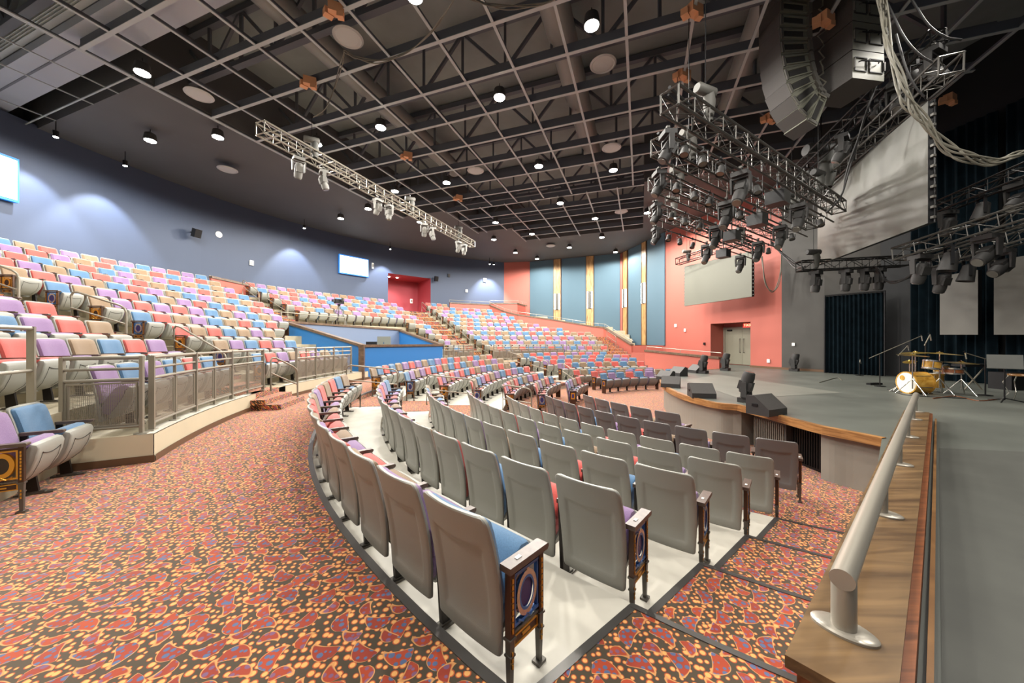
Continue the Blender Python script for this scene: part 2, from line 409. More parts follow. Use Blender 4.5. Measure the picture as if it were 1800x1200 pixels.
# metal nosings and grey edge strips
def nosing(R, a0, a1, zf, name='trim_step_nosing', w=.038):
    mb = MB(); n = max(4, int(abs(a1 - a0) / 2))
    o = lambda a: (zf(a) if callable(zf) else zf)
    ring(mb, R + w, a0, a1, R - .004, a0, a1, lambda a: o(a) + .006, lambda a: o(a) + .006, 'nosing', n)
    ring(mb, R - .004, a0, a1, R - .004, a0, a1, lambda a: o(a) + .006, lambda a: o(a) - .035, 'nosing', n)
    ring(mb, R + w, a0, a1, R + w, a0, a1, lambda a: o(a) + .006, lambda a: o(a), 'nosing', n)
    return mb.build(name, kind='structure', fix=False)
nosing(NR[0], 84, 245, lambda a: .15 + tilt(a), 'trim_aisle_edge', .05)
for k in range(1, 5):
    nosing(NR[k], angL(NR[k], 0), angL(NR[k], .95), -.15 * (k - 1))
mb = MB()
for k in range(4):
    z = -.15 * k + .004
    n = 6
    for i in range(n):
        Ra, Rb_ = NR[k] - (NR[k] - NR[k + 1]) * i / n, NR[k] - (NR[k] - NR[k + 1]) * (i + 1) / n
        mb.poly([pol(Ra, angL(Ra, -.01), z), pol(Ra, angL(Ra, .04), z), pol(Rb_, angL(Rb_, .04), z), pol(Rb_, angL(Rb_, -.01), z)], 'nosing')
mb.build('trim_floor_strip', kind='structure', fix=False)
# lower radial aisles (carpet runners on the tiers)
def aisle_angles(R, ctr, hw):
    d = math.degrees(math.asin(hw / R)); return ctr - d, ctr + d
A1, A2, HW = 185.0, 132.6, .82
for ctr in (A1, A2):
    mb = MB()
    for k in range(4):
        a0, a1 = aisle_angles(NR[k] - .5, ctr, HW); z = lowz(k, ctr) + .008
        radial_box(mb, NR[k + 1], NR[k], a0, a1, z - .12, z + .002, 'carpet')
    mb.build('floor_aisle_runner', kind='structure')
# the sound booth is cut out of the tiers
bA = pol(19.45, 164.7); bB = pol(14.2, angR(636, 14.2)); bC = pol(14.2, angR(778, 14.2)); bD = pol(19.4, angR(703, 19.4))
def gapa(R, a, b):
    t = min(1, max(0, (R - 14.2) / 5.2)); p = a.lerp(b, t) - Vector((CX, CY, 0)); return math.degrees(math.atan2(p.y, p.x)) % 360
def gapL(R): return gapa(R, bB, bA)
def gapR(R): return gapa(R, bC, bD)
# upper bowl
def Rb(k): return 14.85 + .92 * k
def UZ(k): return .5 + .358 * k
RP = 14.15
UP0 = 84
def u_near(k): return 207.2 if k == 0 else 236
mb = MB()
for k in range(11):
    r0 = RP if k == 0 else Rb(k - 1) + .12
    r1 = Rb(k) + .12 if k < 10 else 25.6
    if k == 0:
        ring(mb, r0, UP0, gapR(r0), r1, UP0, gapR(r1), UZ(0), UZ(0), 'tier', 60); ring(mb, r0, gapL(r0), 207.2, r1, gapL(r1), 207.2, UZ(0), UZ(0), 'tier', 40)
        mb.poly([pol(r0, 207.2, .15), pol(r1, 207.2, .15), pol(r1, 207.2, UZ(0)), pol(r0, 207.2, UZ(0))], 'cream')
    else:
        zl = UZ(k - 1) if k > 1 else .15
        if r1 < 19.6:
            ring(mb, r0, UP0, gapR(r0), r1, UP0, gapR(r1), UZ(k), UZ(k), 'tier', 60); ring(mb, r0, gapL(r0), 236, r1, gapL(r1), 236, UZ(k), UZ(k), 'tier', 60)
            ring(mb, r0, UP0, gapR(r0), r0, UP0, gapR(r0), zl, UZ(k), 'tier', 60); ring(mb, r0, gapL(r0), 236, r0, gapL(r0), 236, zl, UZ(k), 'tier', 60)
        else:
            ring(mb, r0, UP0, 236, r1, UP0, 236, UZ(k), UZ(k), 'tier', 90)
            ring(mb, r0, UP0, 236, r0, UP0, 236, zl, UZ(k), 'tier', 90)
mb.build('seating_tier_upper', kind='structure', fix=False)
# platform edge: cream fascia with brown base
mb = MB()
for (a0, a1) in ((84, 129.8), (134.5, 186.2), (190.2, 207.2)):
    ring(mb, RP - .01, a0, a1, RP - .01, a0, a1, lambda a: .15 + tilt(a), UZ(0), 'cream', 40)
    ring(mb, RP + .16, a0, a1, RP - .01, a0, a1, UZ(0) + .012, UZ(0) + .012, 'conc', 40)
    ring(mb, RP - .025, a0, a1, RP - .025, a0, a1, lambda a: .15 + tilt(a), lambda a: .24 + tilt(a), 'brownbase', 40)
mb.poly([pol(RP - .025, 207.35, .15), pol(15.0, 207.35, .15), pol(15.0, 207.35, .24), pol(RP - .025, 207.35, .24)], 'brownbase')
mb.poly([pol(RP - .01, 207.3, .15), pol(15.0, 207.3, .15), pol(15.0, 207.3, .512), pol(RP - .01, 207.3, .512)], 'cream')
mb.build('wall_platform_edge', kind='structure', fix=False)
# wall that closes the wheelchair bay under the higher tiers
mb = MB(); ring(mb, 15.06, 207.2, 236, 15.06, 207.2, 236, .15, UZ(1) + .02, 'cream', 20)
ring(mb, 15.04, 207.2, 236, 15.04, 207.2, 236, .15, .25, 'brownbase', 20)
mb.build('wall_bay_back', kind='structure', fix=False)
# stairs of the upper bowl
UAIS = [(188.0, 192.6, 0, 11), (160.4, 163.9, 5, 11), (130.2, 135.6, 0, 11)]
for a0, a1, k0, k1 in UAIS:
    mb = MB()
    if k0 == 0:
        zb = .15 + tilt(a0)
        radial_box(mb, RP - .62, RP + .3, a0 - .6, a1 + .4, zb - .1, zb + .12, 'carpet'); radial_box(mb, RP - .31, RP + .3, a0 - .6, a1 + .4, zb, zb + .235, 'carpet')
        radial_box(mb, RP, RP + .3, a0 - .6, a1 + .4, zb, UZ(0) + .01, 'carpet')
    for k in range(k0, k1):
        rr = Rb(k) + .12
        r0 = RP if k == 0 else Rb(k - 1) + .12
        radial_box(mb, r0, rr, a0, a1, UZ(k) - .1, UZ(k) + .012, 'carpet')
        if k < 10: radial_box(mb, rr - .46, rr + .01, a0, a1, UZ(k), UZ(k) + .179, 'carpet')
        mb2 = None
    mb.build('stair_carpet', kind='structure')
    mb = MB()
    for k in range(k0, k1 - 1):
        rr = Rb(k) + .12
        for r, z in ((rr - .46, UZ(k) + .179), (rr, UZ(k + 1) + .012)):
            radial_box(mb, r - .005, r + .03, a0, a1, z - .02, z + .006, 'nosing')
    mb.build('trim_stair_nosing', kind='structure')

# ------------------------------------------------------------------ stage
ZS = .30
RIM = [P(1550, 771, ZS), P(1490, 759, ZS), P(1430, 747, ZS), P(1340, 723, ZS), P(1296, 712, ZS), P(1262, 709, ZS), P(1235, 703.5, ZS), P(1205, 696, ZS), P(1185, 688, ZS), P(1168, 679, ZS), P(1160, 670.5, ZS), P(1160.5, 665.5, ZS), P(1165, 661, ZS), P(1178, 656.5, ZS), P(1202, 652, ZS), Vector((10.6, 18.0, ZS))]
def smooth(pts, n=4, corner=()):
    out = []
    for i in range(len(pts) - 1):
        p1, p2 = pts[i], pts[i + 1]
        p0 = pts[i - 1] if i > 0 and i not in corner else p1 * 2 - p2
        p3 = pts[i + 2] if i + 2 < len(pts) and (i + 1) not in corner else p2 * 2 - p1
        for j in range(n):
            t = j / n
            out.append(.5 * ((2 * p1) + (p2 - p0) * t + (2 * p0 - 5 * p1 + 4 * p2 - p3) * t * t + (3 * p1 - p0 - 3 * p2 + p3) * t ** 3))
    out.append(pts[-1]); return out
RS = smooth(RIM, 5, (4,))
capd = Vector((.771, .637, 0)).normalized(); capn = Vector((.637, -.771, 0)).normalized()
cap0 = Vector((1.09, 1.405, 0)); CAPW = .30; CAPZ = .45; CAPL = 7.9
back = [Vector((12.19, 21.58)), Vector((13.23, 21.9)), Vector((14.5, 19.6)), Vector((12.99, 19.15)), Vector((13.5, 17.6)), Vector((14.3, 16.1)), Vector((15.4, 14.7)), Vector((15.9, 12.3)), Vector((16.3, 10.5)), Vector((16.8, -5)), Vector((.2, -5))]
pc = cap0 + capn * .15
mb = MB()
outl = [(p.x, p.y) for p in RS] + [(p.x, p.y) for p in back] + [(pc.x + .0, pc.y - .2), (pc.x, pc.y)]
mb.poly([(x, y, ZS) for x, y in outl], 'stage')
mb.build('floor_stage', kind='structure')
def inset(pts, d):
    out = []
    for i, p in enumerate(pts):
        a = pts[max(0, i - 1)]; b = pts[min(len(pts) - 1, i + 1)]; t = (b - a).normalized(); out.append(p + Vector((-t.y, t.x, 0)) * -d)
    return out
def strip(mb, A, B, m):
    for i in range(len(A) - 1): mb.poly([A[i], A[i + 1], B[i + 1], B[i]], m)
up = lambda pts, z: [Vector((p.x, p.y, z)) for p in pts]
inn = inset(RS, .16); inn2 = inset(RS, .10)
mb = MB()
strip(mb, up(RS, ZS + .012), up(inn2, ZS + .012), 'woodlip'); strip(mb, up(RS, ZS - .12), up(RS, ZS + .012), 'woodlip'); strip(mb, up(RS, ZS - .12), up(inn, ZS - .12), 'woodlip')
strip(mb, up(inn2, ZS + .012), up(inn2, ZS), 'woodlip')
mb.build('trim_stage_lip', kind='structure', fix=False)
mb = MB()
i0 = 17; ia = 10                                    # opening for the bass speakers: from the cusp to the right
rin = inset(RS, .14)
strip(mb, up(rin[20:], ZS - .1), up(rin[20:], -.6), 'riser'); strip(mb, up(rin[:11], ZS - .1), up(rin[:11], -.6), 'riser')
for q in (20, 10):
    p = rin[q]; p2 = p + Vector((1.2, .25 if q == 20 else .25, 0)); mb.poly([(p.x, p.y, -.6), (p2.x, p2.y, -.6), (p2.x, p2.y, ZS - .02), (p.x, p.y, ZS - .02)], 'riser')
pa = rin[20] + Vector((1.2, .25, 0)); pb = rin[10] + Vector((1.2, .25, 0))
mb.poly([(pa.x, pa.y, -.6), (pb.x, pb.y, -.6), (pb.x, pb.y, ZS - .02), (pa.x, pa.y, ZS - .02)], 'dark')
mb.build('wall_stage_front', kind='structure', fix=False)
# pale quad, floor reflection put into its colour; dark wing floor
mb = MB(); mb.poly([P(1205, 668, ZS + .004), P(1262, 658, ZS + .004), P(1480, 690, ZS + .004), P(1300, 700, ZS + .004)], 'stagesheen')
mb.build('floor_stage_reflection', kind='structure', fix=False)
mb = MB(); q = cap0 + capn * (CAPW + .10)
mb.poly([q + capd * 5.5 + Vector((0, 0, ZS + .006)), Vector((11.5, 3.6, ZS + .006)), Vector((14, -4, ZS + .006)), Vector((1.0, -4, ZS + .006)), q - capd * .6 + Vector((0, 0, ZS + .006))], 'stagedark')
mb.build('floor_wing', kind='structure', fix=False)

# timber capped wall with handrail beside the near stair
mb = MB()
a = cap0 + capn * .03; b = cap0 + capd * CAPL + capn * .03
def quadbox(mb, a, b, w, z0, z1, m):
    n = Vector((b - a)).normalized(); n = Vector((n.y, -n.x, 0))
    c = [a, b, b + n * w, a + n * w]; c = [Vector((p.x, p.y, z0)) for p in c[::-1]] + [Vector((p.x, p.y, z1)) for p in c[::-1]]
    mb.hexa(c, m)
quadbox(mb, a + capd * .04, b, .24, -.62, CAPZ - .05, 'woodred')
mb.build('wall_stage_side', kind='structure')
mb = MB(); quadbox(mb, cap0, cap0 + capd * CAPL, CAPW, CAPZ - .05, CAPZ, 'wood')
mb.build('trim_timber_cap', kind='structure')
mb = MB(); s0 = cap0 + capn * CAPW
quadbox(mb, s0, s0 + capd * CAPL, .035, ZS - .05, CAPZ - .015, 'woodred')
quadbox(mb, s0 + capn * .06, s0 + capn * .06 + capd * CAPL, .02, ZS - .05, ZS + .05, 'woodlip')
mb.build('trim_cap_skirt', kind='structure')
hr = empty('handrail', (cap0.x, cap0.y, CAPZ), label='thick grey handrail on short posts along the wide timber cap beside the stage', cat='handrail')
def child(mb, name, par, smooth=False, **k):
    o = mb.build(name, par, smooth, **k); o.matrix_parent_inverse = Matrix.Translation(-par.location) if par.rotation_euler.z == 0 else par.matrix_world.inverted(); return o
ctr = cap0 + capn * .13
mb = MB(); mb.tube([ctr + capd * .302 + Vector((0, 0, .685)), ctr + capd * 4 + Vector((0, 0, .685)), ctr + capd * (CAPL + .6) + Vector((0, 0, .685))], .043, 'railpale', 20)
child(mb, 'rail_bar', hr, True)
for i, t in enumerate((.345, 1.96, 3.58, 5.2, 6.82, 7.8)):
    c = ctr + capd * t; mb = MB()
    pr = .043 if i == 0 else .034
    mb.lathe([(pr, CAPZ + .015), (pr, .68)], 'railpale', 18, (c.x, c.y, 0)); child(mb, 'rail_post', hr, True)
    mb = MB(); R = Matrix.Rotation(math.radians(39.6), 3, 'Z') @ Matrix.Diagonal((1.0, 1.6, 1))
    mb.lathe([(.07, 0), (.07, .010), (.063, .017), (.03, .018)], 'railpale', 28, (c.x, c.y, CAPZ), R); child(mb, 'flange', hr, True)

# ------------------------------------------------------------------ walls
RW = 25.5; ZC = 9.55
aC = angR(886, RW)
av0, av1 = angR(757, RW), angR(682, RW)
Yv = pol(RW, (av0 + av1) / 2).y; zv = CH + (600 - 485) / F * Yv; zvb = UZ(10)
mb = MB()
ring(mb, RW, aC, av0, RW, aC, av0, -1, ZC + .1, 'bluewall', 40); ring(mb, RW, av1, 242, RW, av1, 242, -1, ZC + .1, 'bluewall', 70)
ring(mb, RW, av0, av1, RW, av0, av1, zv, ZC + .1, 'bluewall', 8)
mb.build('wall_blue', kind='structure', fix=False)
mb = MB()
D2 = 3.0
for a in (av0, av1): mb.poly([pol(RW, a, zvb), pol(RW + D2, a, zvb), pol(RW + D2, a, zv), pol(RW, a, zv)], 'redvest')
mb.poly([pol(RW + D2, av0, zvb), pol(RW + D2, av1, zvb), pol(RW + D2, av1, zv), pol(RW + D2, av0, zv)], 'redvest')
mb.poly([pol(RW, av0, zv), pol(RW, av1, zv), pol(RW + D2, av1, zv), pol(RW + D2, av0, zv)], 'redvest')
mb.poly([pol(RW, av0, zvb), pol(RW, av1, zvb), pol(RW + D2, av1, zvb), pol(RW + D2, av0, zvb)], 'carpet')
mb.build('wall_vestibule', kind='structure', fix=False)
for a in (av0 + (av1 - av0) * .62, av0 + (av1 - av0) * .8):
    p = pol(RW + 1.5, a, zv - .03); mb = MB(); mb.lathe([(.09, 0), (.09, .02)], 'lampon', 12, (0, 0, 0)); mb.build('downlight', label='small downlight in the crimson vestibule ceiling, %s of the pair' % ('nearer' if a > av0 + (av1 - av0) * .7 else 'farther'), cat='downlight', loc=p, group='vestibule downlights')
    add_light('SPOT', 'vestibule_light', p - Vector((0, 0, .05)), 320, size=.1, rot=(0, 0, 0), spot=130)
# red and blue panelled side walls
WC = pol(RW, aC); W1 = Vector((1.79, 34.6, 0)); W2 = Vector((9.8, 31.25, 0)); W3 = Vector((11.0, 25.2, 0)); W4 = Vector((13.5, 17.6, 0))
def onwall(u, A, B):
    k = (u - 900) / F; d = B - A; t = (k * A.y - A.x) / (d.x - k * d.y); return A + d * t
def wallquad(mb, a, b, z0, z1, m): mb.poly([(a.x, a.y, z0), (b.x, b.y, z0), (b.x, b.y, z1), (a.x, a.y, z1)], m)
W5 = [Vector((p.x, p.y, 0)) for p in back[4:10]]
mb = MB(); wallquad(mb, WC, W1, -1, ZC + .1, 'redwall'); wallquad(mb, W1, W2, -1, ZC + .1, 'redwall'); mb.build('wall_far', kind='structure', fix=False)
mb = MB(); wallquad(mb, W2, W3, -1, ZC + .1, 'redwall')
r0, r1 = Vector((12.19, 21.58, 0)), Vector((12.99, 19.15, 0)); ZR = 2.78
wallquad(mb, W3, r0, -1, 12, 'redwall'); wallquad(mb, r1, W4, -1, 12, 'redwall'); wallquad(mb, r0, r1, ZR, 12, 'redwall')
nn = Vector((.95, .31, 0)) * 1.1
wallquad(mb, r0, r0 + nn, ZS, ZR, 'redwall'); wallquad(mb, r1, r1 + nn, ZS, ZR, 'redwall'); wallquad(mb, r0 + nn, r1 + nn, ZS, ZR, 'redwall')
mb.poly([r0 + Vector((0, 0, ZR)), r1 + Vector((0, 0, ZR)), r1 + nn + Vector((0, 0, ZR)), r0 + nn + Vector((0, 0, ZR))], 'redwall')
mb.build('wall_right', kind='structure', fix=False)
mb = MB()
for i in range(len(W5) - 1): wallquad(mb, W5[i], W5[i + 1], -1, 12, 'blackwall' if i < 2 else 'dark')
mb.build('wall_backstage', kind='structure', fix=False)
mb = MB(); wallquad(mb, Vector((16.8, -5, 0)), Vector((-16, -5, 0)), -1, 12.2, 'bluewall'); mb.build('wall_behind', kind='structure', fix=False)
mb = MB()
for A, B in ((r1, W4), (W4, W5[1]), (W5[1], W5[2])):
    quadbox(mb, A + Vector((-.03, -.01, 0)), B + Vector((-.03, -.01, 0)), .02, ZS, ZS + .11, 'brownbase')
mb.build('baseboard_stage', kind='structure')
def slab(u0, u1, A, B, z0, z1, m, name, label, cat, group=None, th=.06, off=.03, ztf=None):
    a, b = onwall(u0, A, B), onwall(u1, A, B); d = (b - a).normalized(); n = Vector((d.y, -d.x, 0))
    if n.dot(Vector((0, 0, 0)) - a) < 0: n = -n
    a2, b2 = a + n * off, b + n * off; mb = MB()
    pts = [a2, b2, b2 + n * th, a2 + n * th]
    mb.prism([(p.x, p.y) for p in pts], z0, z1, m)
    return mb.build(name, label=label, cat=cat, group=group), (a2 + b2) / 2 + n * th, n, d
ZT = ZC - .02
g = 'slate blue acoustic wall panels'
zb1 = 1.42
for u0, u1, A, B, z0, lb in ((932, 973, W1, W2, 2.4, 'tall slate blue acoustic panel beside the red end of the far wall'), (987.3, 1030, W1, W2, 2.4, 'tall slate blue acoustic panel between the two far wood strips'),
                            (1044.8, 1090, W1, W2, 2.4, 'tall slate blue acoustic panel left of the narrow red corner'), (1106, 1129.3, W2, W3, zb1, 'narrow slate blue acoustic panel between two near wood strips'),
                            (1139, 1170, W2, W3, zb1, 'slate blue acoustic panel beside the big salmon red wall')):
    slab(u0, u1, A, B, z0, ZT, 'panelblue', 'acoustic_panel', lb, 'wall panel', g)
def sconce(p, n, z0, z1, label, w=.42):
    e = empty('wall_sconce', (p.x, p.y, (z0 + z1) / 2), math.atan2(n.y, n.x) + math.pi / 2, label, 'wall light', 'tall twin-tube wall lights')
    h = z1 - z0
    mb = MB(); mb.box((0, -.08, 0), (w * .55, .12, h), 'gridside'); mb.box((0, -.145, 0), (w * .42, .02, h * .96), 'fixpale'); mb.build('housing', e)
    for s in (-1, 1):
        mb = MB(); mb.box((s * w * .42, -.07, 0), (w * .14, .10, h * .98), 'tubeon'); mb.build('tube', e)
for u0, u1, A, B, z0, v0, v1, lb in ((974, 986, W1, W2, 2.4, 516, 544, 'leftmost'), (1031, 1043.5, W1, W2, 2.4, 512, 542, 'second'), (1097.5, 1104.5, W2, W3, zb1, 508, 540, 'third'), (1130.5, 1138, W2, W3, zb1, 497, 533, 'rightmost')):
    o, c, n, d = slab(u0, u1, A, B, z0, ZT, 'woodpanel', 'ridged_wood_strip', lb + ' of the four tall ridged wooden wall strips', 'wood strip', 'ridged wooden strips', .10, .03)
    a, b = onwall(u0, A, B), onwall(u1, A, B); wd = (b - a).length
    mb = MB()
    for s in (0, 1):
        q = (a, b)[s] + n * .08 + d * (-.015 if s == 0 else .015); mb.box((q.x, q.y, (z0 + ZT) / 2), (.04, .16, ZT - z0), 'brownbase', math.atan2(d.y, d.x))
    f = mb.build('edge_frame', o)
    z_0, z_1 = CH + (600 - v1) / F * c.y, CH + (600 - v0) / F * c.y
    sconce(c, n, z_0, z_1, lb + ' of the four tall white twin-tube lights on wood strips', min(.9, wd * .75))
# exit door
o_d = r0 + nn; ev = (r1 - r0).normalized(); en = Vector((-.95, -.31, 0)).normalized()
def local_mb(org, ex, ey):    # build meshes in a wall frame: x along ex, y towards the viewer ey
    return Matrix(((ex.x, ey.x, 0, org.x), (ex.y, ey.y, 0, org.y), (0, 0, 1, org.z), (0, 0, 0, 1)))
dm = local_mb(o_d + Vector((0, 0, ZS)), ev, en)
de = empty('door_1', (0, 0, 0)); de.matrix_world = dm; de['kind'] = 'structure'
mb = MB(); DW = 2.5; DH = 2.2
mb.box((.06, .03, DH / 2), (.12, .12, DH), 'rail'); mb.box((DW - .06, .03, DH / 2), (.12, .12, DH), 'rail'); mb.box((DW / 2, .03, DH), (DW, .12, .12), 'rail'); mb.build('door_frame', de, kind='structure')
for s in (0, 1):
    x = .12 + (DW - .24) * (.25 + .5 * s); mb = MB(); mb.box((x, .03, DH / 2), ((DW - .24) / 2 - .01, .06, DH - .08), 'door'); dl = mb.build('door_leaf', de, kind='structure')
    hx = DW / 2 + (-.12 if s == 0 else .12); mb = MB(); mb.tube([(hx, .06, .75), (hx, .13, .75), (hx, .13, 1.55), (hx, .06, 1.55)], .018, 'foot', 8); mb.build('door_handle', dl, kind='structure')
mb = MB(); mb.box((.45, .1, DH - .12), (.3, .08, .08), 'black'); mb.build('door_closer', de, kind='structure')
def text(s, name, size, m, mw, parent=None, ext=.004):
    c = bpy.data.curves.new(name, 'FONT'); c.body = s; c.size = size; c.extrude = ext; c.align_x = 'CENTER'; c.align_y = 'CENTER'; c.materials.append(M[m])
    o = bpy.data.objects.new(name, c); COL.objects.link(o)
    bpy.context.view_layer.update()
    me = bpy.data.meshes.new_from_object(o); bpy.data.objects.remove(o); o = bpy.data.objects.new(name, me); COL.objects.link(o)
    if parent: o.parent = parent; o.matrix_local = mw
    else: o.matrix_world = mw
    return o
ex = r1 + Vector((0, 0, 0)) - ev * .42; p = ex - en * .02
se = empty('exit_sign', (p.x, p.y, ZR - .17), 0, 'small red EXIT sign over the grey double doors', 'exit sign'); se.matrix_world = local_mb(Vector((p.x, p.y, ZR - .17)) + en * -.3, ev, en)
mb = MB(); mb.box((0, 0, 0), (.5, .06, .26), 'exit'); mb.build('sign_box', se)
text('EXIT', 'sign_letters', .2, 'exitlit', Matrix.Translation((0, .035, 0)) @ Matrix.Rotation(math.radians(90), 4, 'X') @ Matrix.Scale(1, 4) @ Matrix.Identity(4), se)
# letters must face the viewer: turn about the vertical
for c in se.children:
    if c.name.startswith('sign_letters'): c.matrix_local = Matrix.Translation((0, .035, 0)) @ Matrix.Rotation(math.pi, 4, 'Z') @ Matrix.Rotation(math.radians(90), 4, 'X')

# ------------------------------------------------------------------ ceiling
def ub(u, v, z): return UA * u + VA * v + Vector((0, 0, z))
def bxy(mb, u0, u1, v0, v1, z0, z1, m, sides=None):
    c = [ub(u0, v0, z0), ub(u0, v1, z0), ub(u1, v1, z0), ub(u1, v0, z0)]; c = c + [Vector((p.x, p.y, z1)) for p in c]; mb.hexa(c, m, sides)
mb = MB()
SOF = [(6.2, 18.5, -32, -13.95), (18.5, 22.9, -32, -10.9), (22.9, 26, -32, -8.3), (26, 44, -32, 12), (-8, 6.2, -36, -22), (18.5, 26, .2, 12)]
for u0, u1, v0, v1 in SOF: bxy(mb, u0, u1, v0, v1, 9.56, 12.0, 'soffit')
mb.build('ceiling_soffit', kind='structure')
mb = MB(); bxy(mb, -10, 40, -36, 26, 12.0, 12.2, 'deck'); mb.build('ceiling', kind='structure')
GS = 1.524
FIELDS = [(-8.85, 18.47, -13.95, 9.0), (18.47, 22.9, -10.9, .2), (22.9, 26, -8.3, .2)]
mb = MB(); mb2 = MB()
for fi, (u0, u1, v0, v1) in enumerate(FIELDS):
    off = 0 if fi == 0 else .76
    n = 0
    v = -.32 - GS * 20 + off
    while v < v1:
        if v > v0 - .1:
            bxy(mb, u0, u1, v - .036, v + .036, 9.45, 9.475, 'gridbar'); bxy(mb2, u0, u1, v - .012, v + .012, 9.475, 9.56, 'gridside')
        v += GS
    bxy(mb, u0, u1, v0 - .025, v0 + .025, 9.44, 9.47, 'gridbar')
    u = 7.91 - GS * 20
    while u < u1 + .1:
        if u > u0 - .1:
            bxy(mb, u - .05, u + .05, v0, v1, 9.445, 9.46, 'gridbar'); bxy(mb2, u - .02, u + .02, v0, v1, 9.46, 9.72, 'gridside')
        u += GS
gb = mb.build('ceiling_grid', kind='structure'); mb2.build('ceiling_grid_web', kind='structure')
# near-left wide opening: fewer light struts
mb = MB()
for u in (1.0, 3.2, 5.9): bxy(mb, u - .02, u + .02, -22, -13.95, 9.5, 9.53, 'gridbar')
for v in (-15.5, -17, -19.5): bxy(mb, -8, 6.2, v - .015, v + .015, 9.53, 9.56, 'gridbar')
mb.build('ceiling_strut', kind='structure')
# roof joists, ducts
mb = MB()
for u in [x * 3.05 + 1.2 for x in range(-2, 8)]:
    v1 = 9
    bxy(mb, u - .09, u + .09, -22, v1, 11.75, 11.95, 'gridside'); bxy(mb, u - .09, u + .09, -22, v1, 10.15, 10.3, 'gridside')
    v = -22; s = 1
    while v < v1:
        mb.beam(ub(u, v, 10.25 if s > 0 else 11.85), ub(u, v + 1.5, 11.85 if s > 0 else 10.25), .09, .09, 'gridside')
        mb.beam(ub(u, v, 10.2), ub(u, v, 11.9), .08, .08, 'gridside')
        v += 1.5; s = -s
mb.build('ceiling_joist', kind='structure')
mb = MB()
for v, r, z, u0, u1 in ((-2.2, .42, 10.9, -8, 18), (3.3, .36, 11.1, -8, 17), (-9.5, .4, 11.1, -8, 17)):
    mb.tube([ub(u0, v, z), ub(u1, v, z)], r, 'duct', 20)
    mb.build('ceiling_duct', kind='structure', smooth=True); mb = MB()
mb.tube([ub(2.0, -24, 10.9), ub(2.6, -8, 10.9)], .55, 'duct', 20); mb.build('ceiling_duct', kind='structure', smooth=True)
mb = MB(); bxy(mb, 4.6, 5.55, -23, -6.5, 9.75, 9.98, 'tray'); bxy(mb, 4.95, 5.0, -23, -6.5, 9.735, 9.752, 'gridside')
for i in range(6): bxy(mb, 4.45 - i * .03, 4.58 - i * .03, -23, -12, 9.98 + i * .05, 10.0 + i * .05, 'gridbar')
mb.build('ceiling_cable_tray', kind='structure')
# ------------------------------------------------------------------ theatre seats
def interp(z, tab):
    for (a, b), (c, d) in zip(tab, tab[1:]):
        if a <= z <= c: return b + (d - b) * (z - a) / (c - a)
    return tab[0][1] if z < tab[0][0] else tab[-1][1]
def sst(x, a, b): t = min(1, max(0, (x - a) / (b - a))); return t * t * (3 - 2 * t)
YC = [(.16, -.165), (.3, -.172), (.45, -.192), (.6, -.222), (.75, -.258), (.88, -.298)]
def bw(z, top=.88, bot=.16):
    w = .240 + .020 * math.sin(math.pi * min(1, max(0, (z - bot) / (top - bot))) * .8)
    r = .045
    if z > top - r: w -= r - math.sqrt(max(0, r * r - (z - (top - r)) ** 2))
    if z < bot + .02: w -= (.02 - math.sqrt(max(0, .0004 - (z - bot - .02) ** 2))) * .7
    return w
def shell_mb(m, hi=True):
    mb = MB()
    if hi:
        xs = [-1, -.97, -.9, -.78, -.70, -.66, -.6, -.3, 0, .3, .6, .66, .70, .78, .9, .97, 1]
        zs = [.16, .163, .17, .18, .22, .245, .26, .36, .46, .56, .64, .665, .685, .70, .715, .74, .78, .82, .838, .852, .865, .874, .88]
    else:
        xs = [-1, -.6, 0, .6, 1]; zs = [.16, .3, .5, .7, .84, .88]
    n = len(xs)
    rear = []; front = []
    for z in zs:
        w = bw(z)
        for x in xs:
            X = x * w; y = interp(z, YC) + (.012 + .016 * sst(z, .16, .7)) * (x * x)
            rec = 0
            if hi: rec = (1 - sst(abs(x), .66, .74)) * sst(z, .235, .26) * (1 - sst(z, .70 - .03 * (1 - abs(x)), .722 - .03 * (1 - abs(x)))) * .014
            e = .006 * (abs(x) > .98) + .004 * (z > .877)
            rear.append((X, y + rec + e, z)); front.append((X, y + .026 - e, z))
    mb.grid(rear, n, len(zs), m); o = len(mb.v); mb.grid(front, n, len(zs), m)
    nz = len(zs)
    for j in range(nz - 1):
        for i in (0, n - 1): mb.face((j * n + i, (j + 1) * n + i, o + (j + 1) * n + i, o + j * n + i), m)
    for i in range(n - 1):
        for j in (0, nz - 1): mb.face((j * n + i, j * n + i + 1, o + j * n + i + 1, o + j * n + i), m)
    return mb
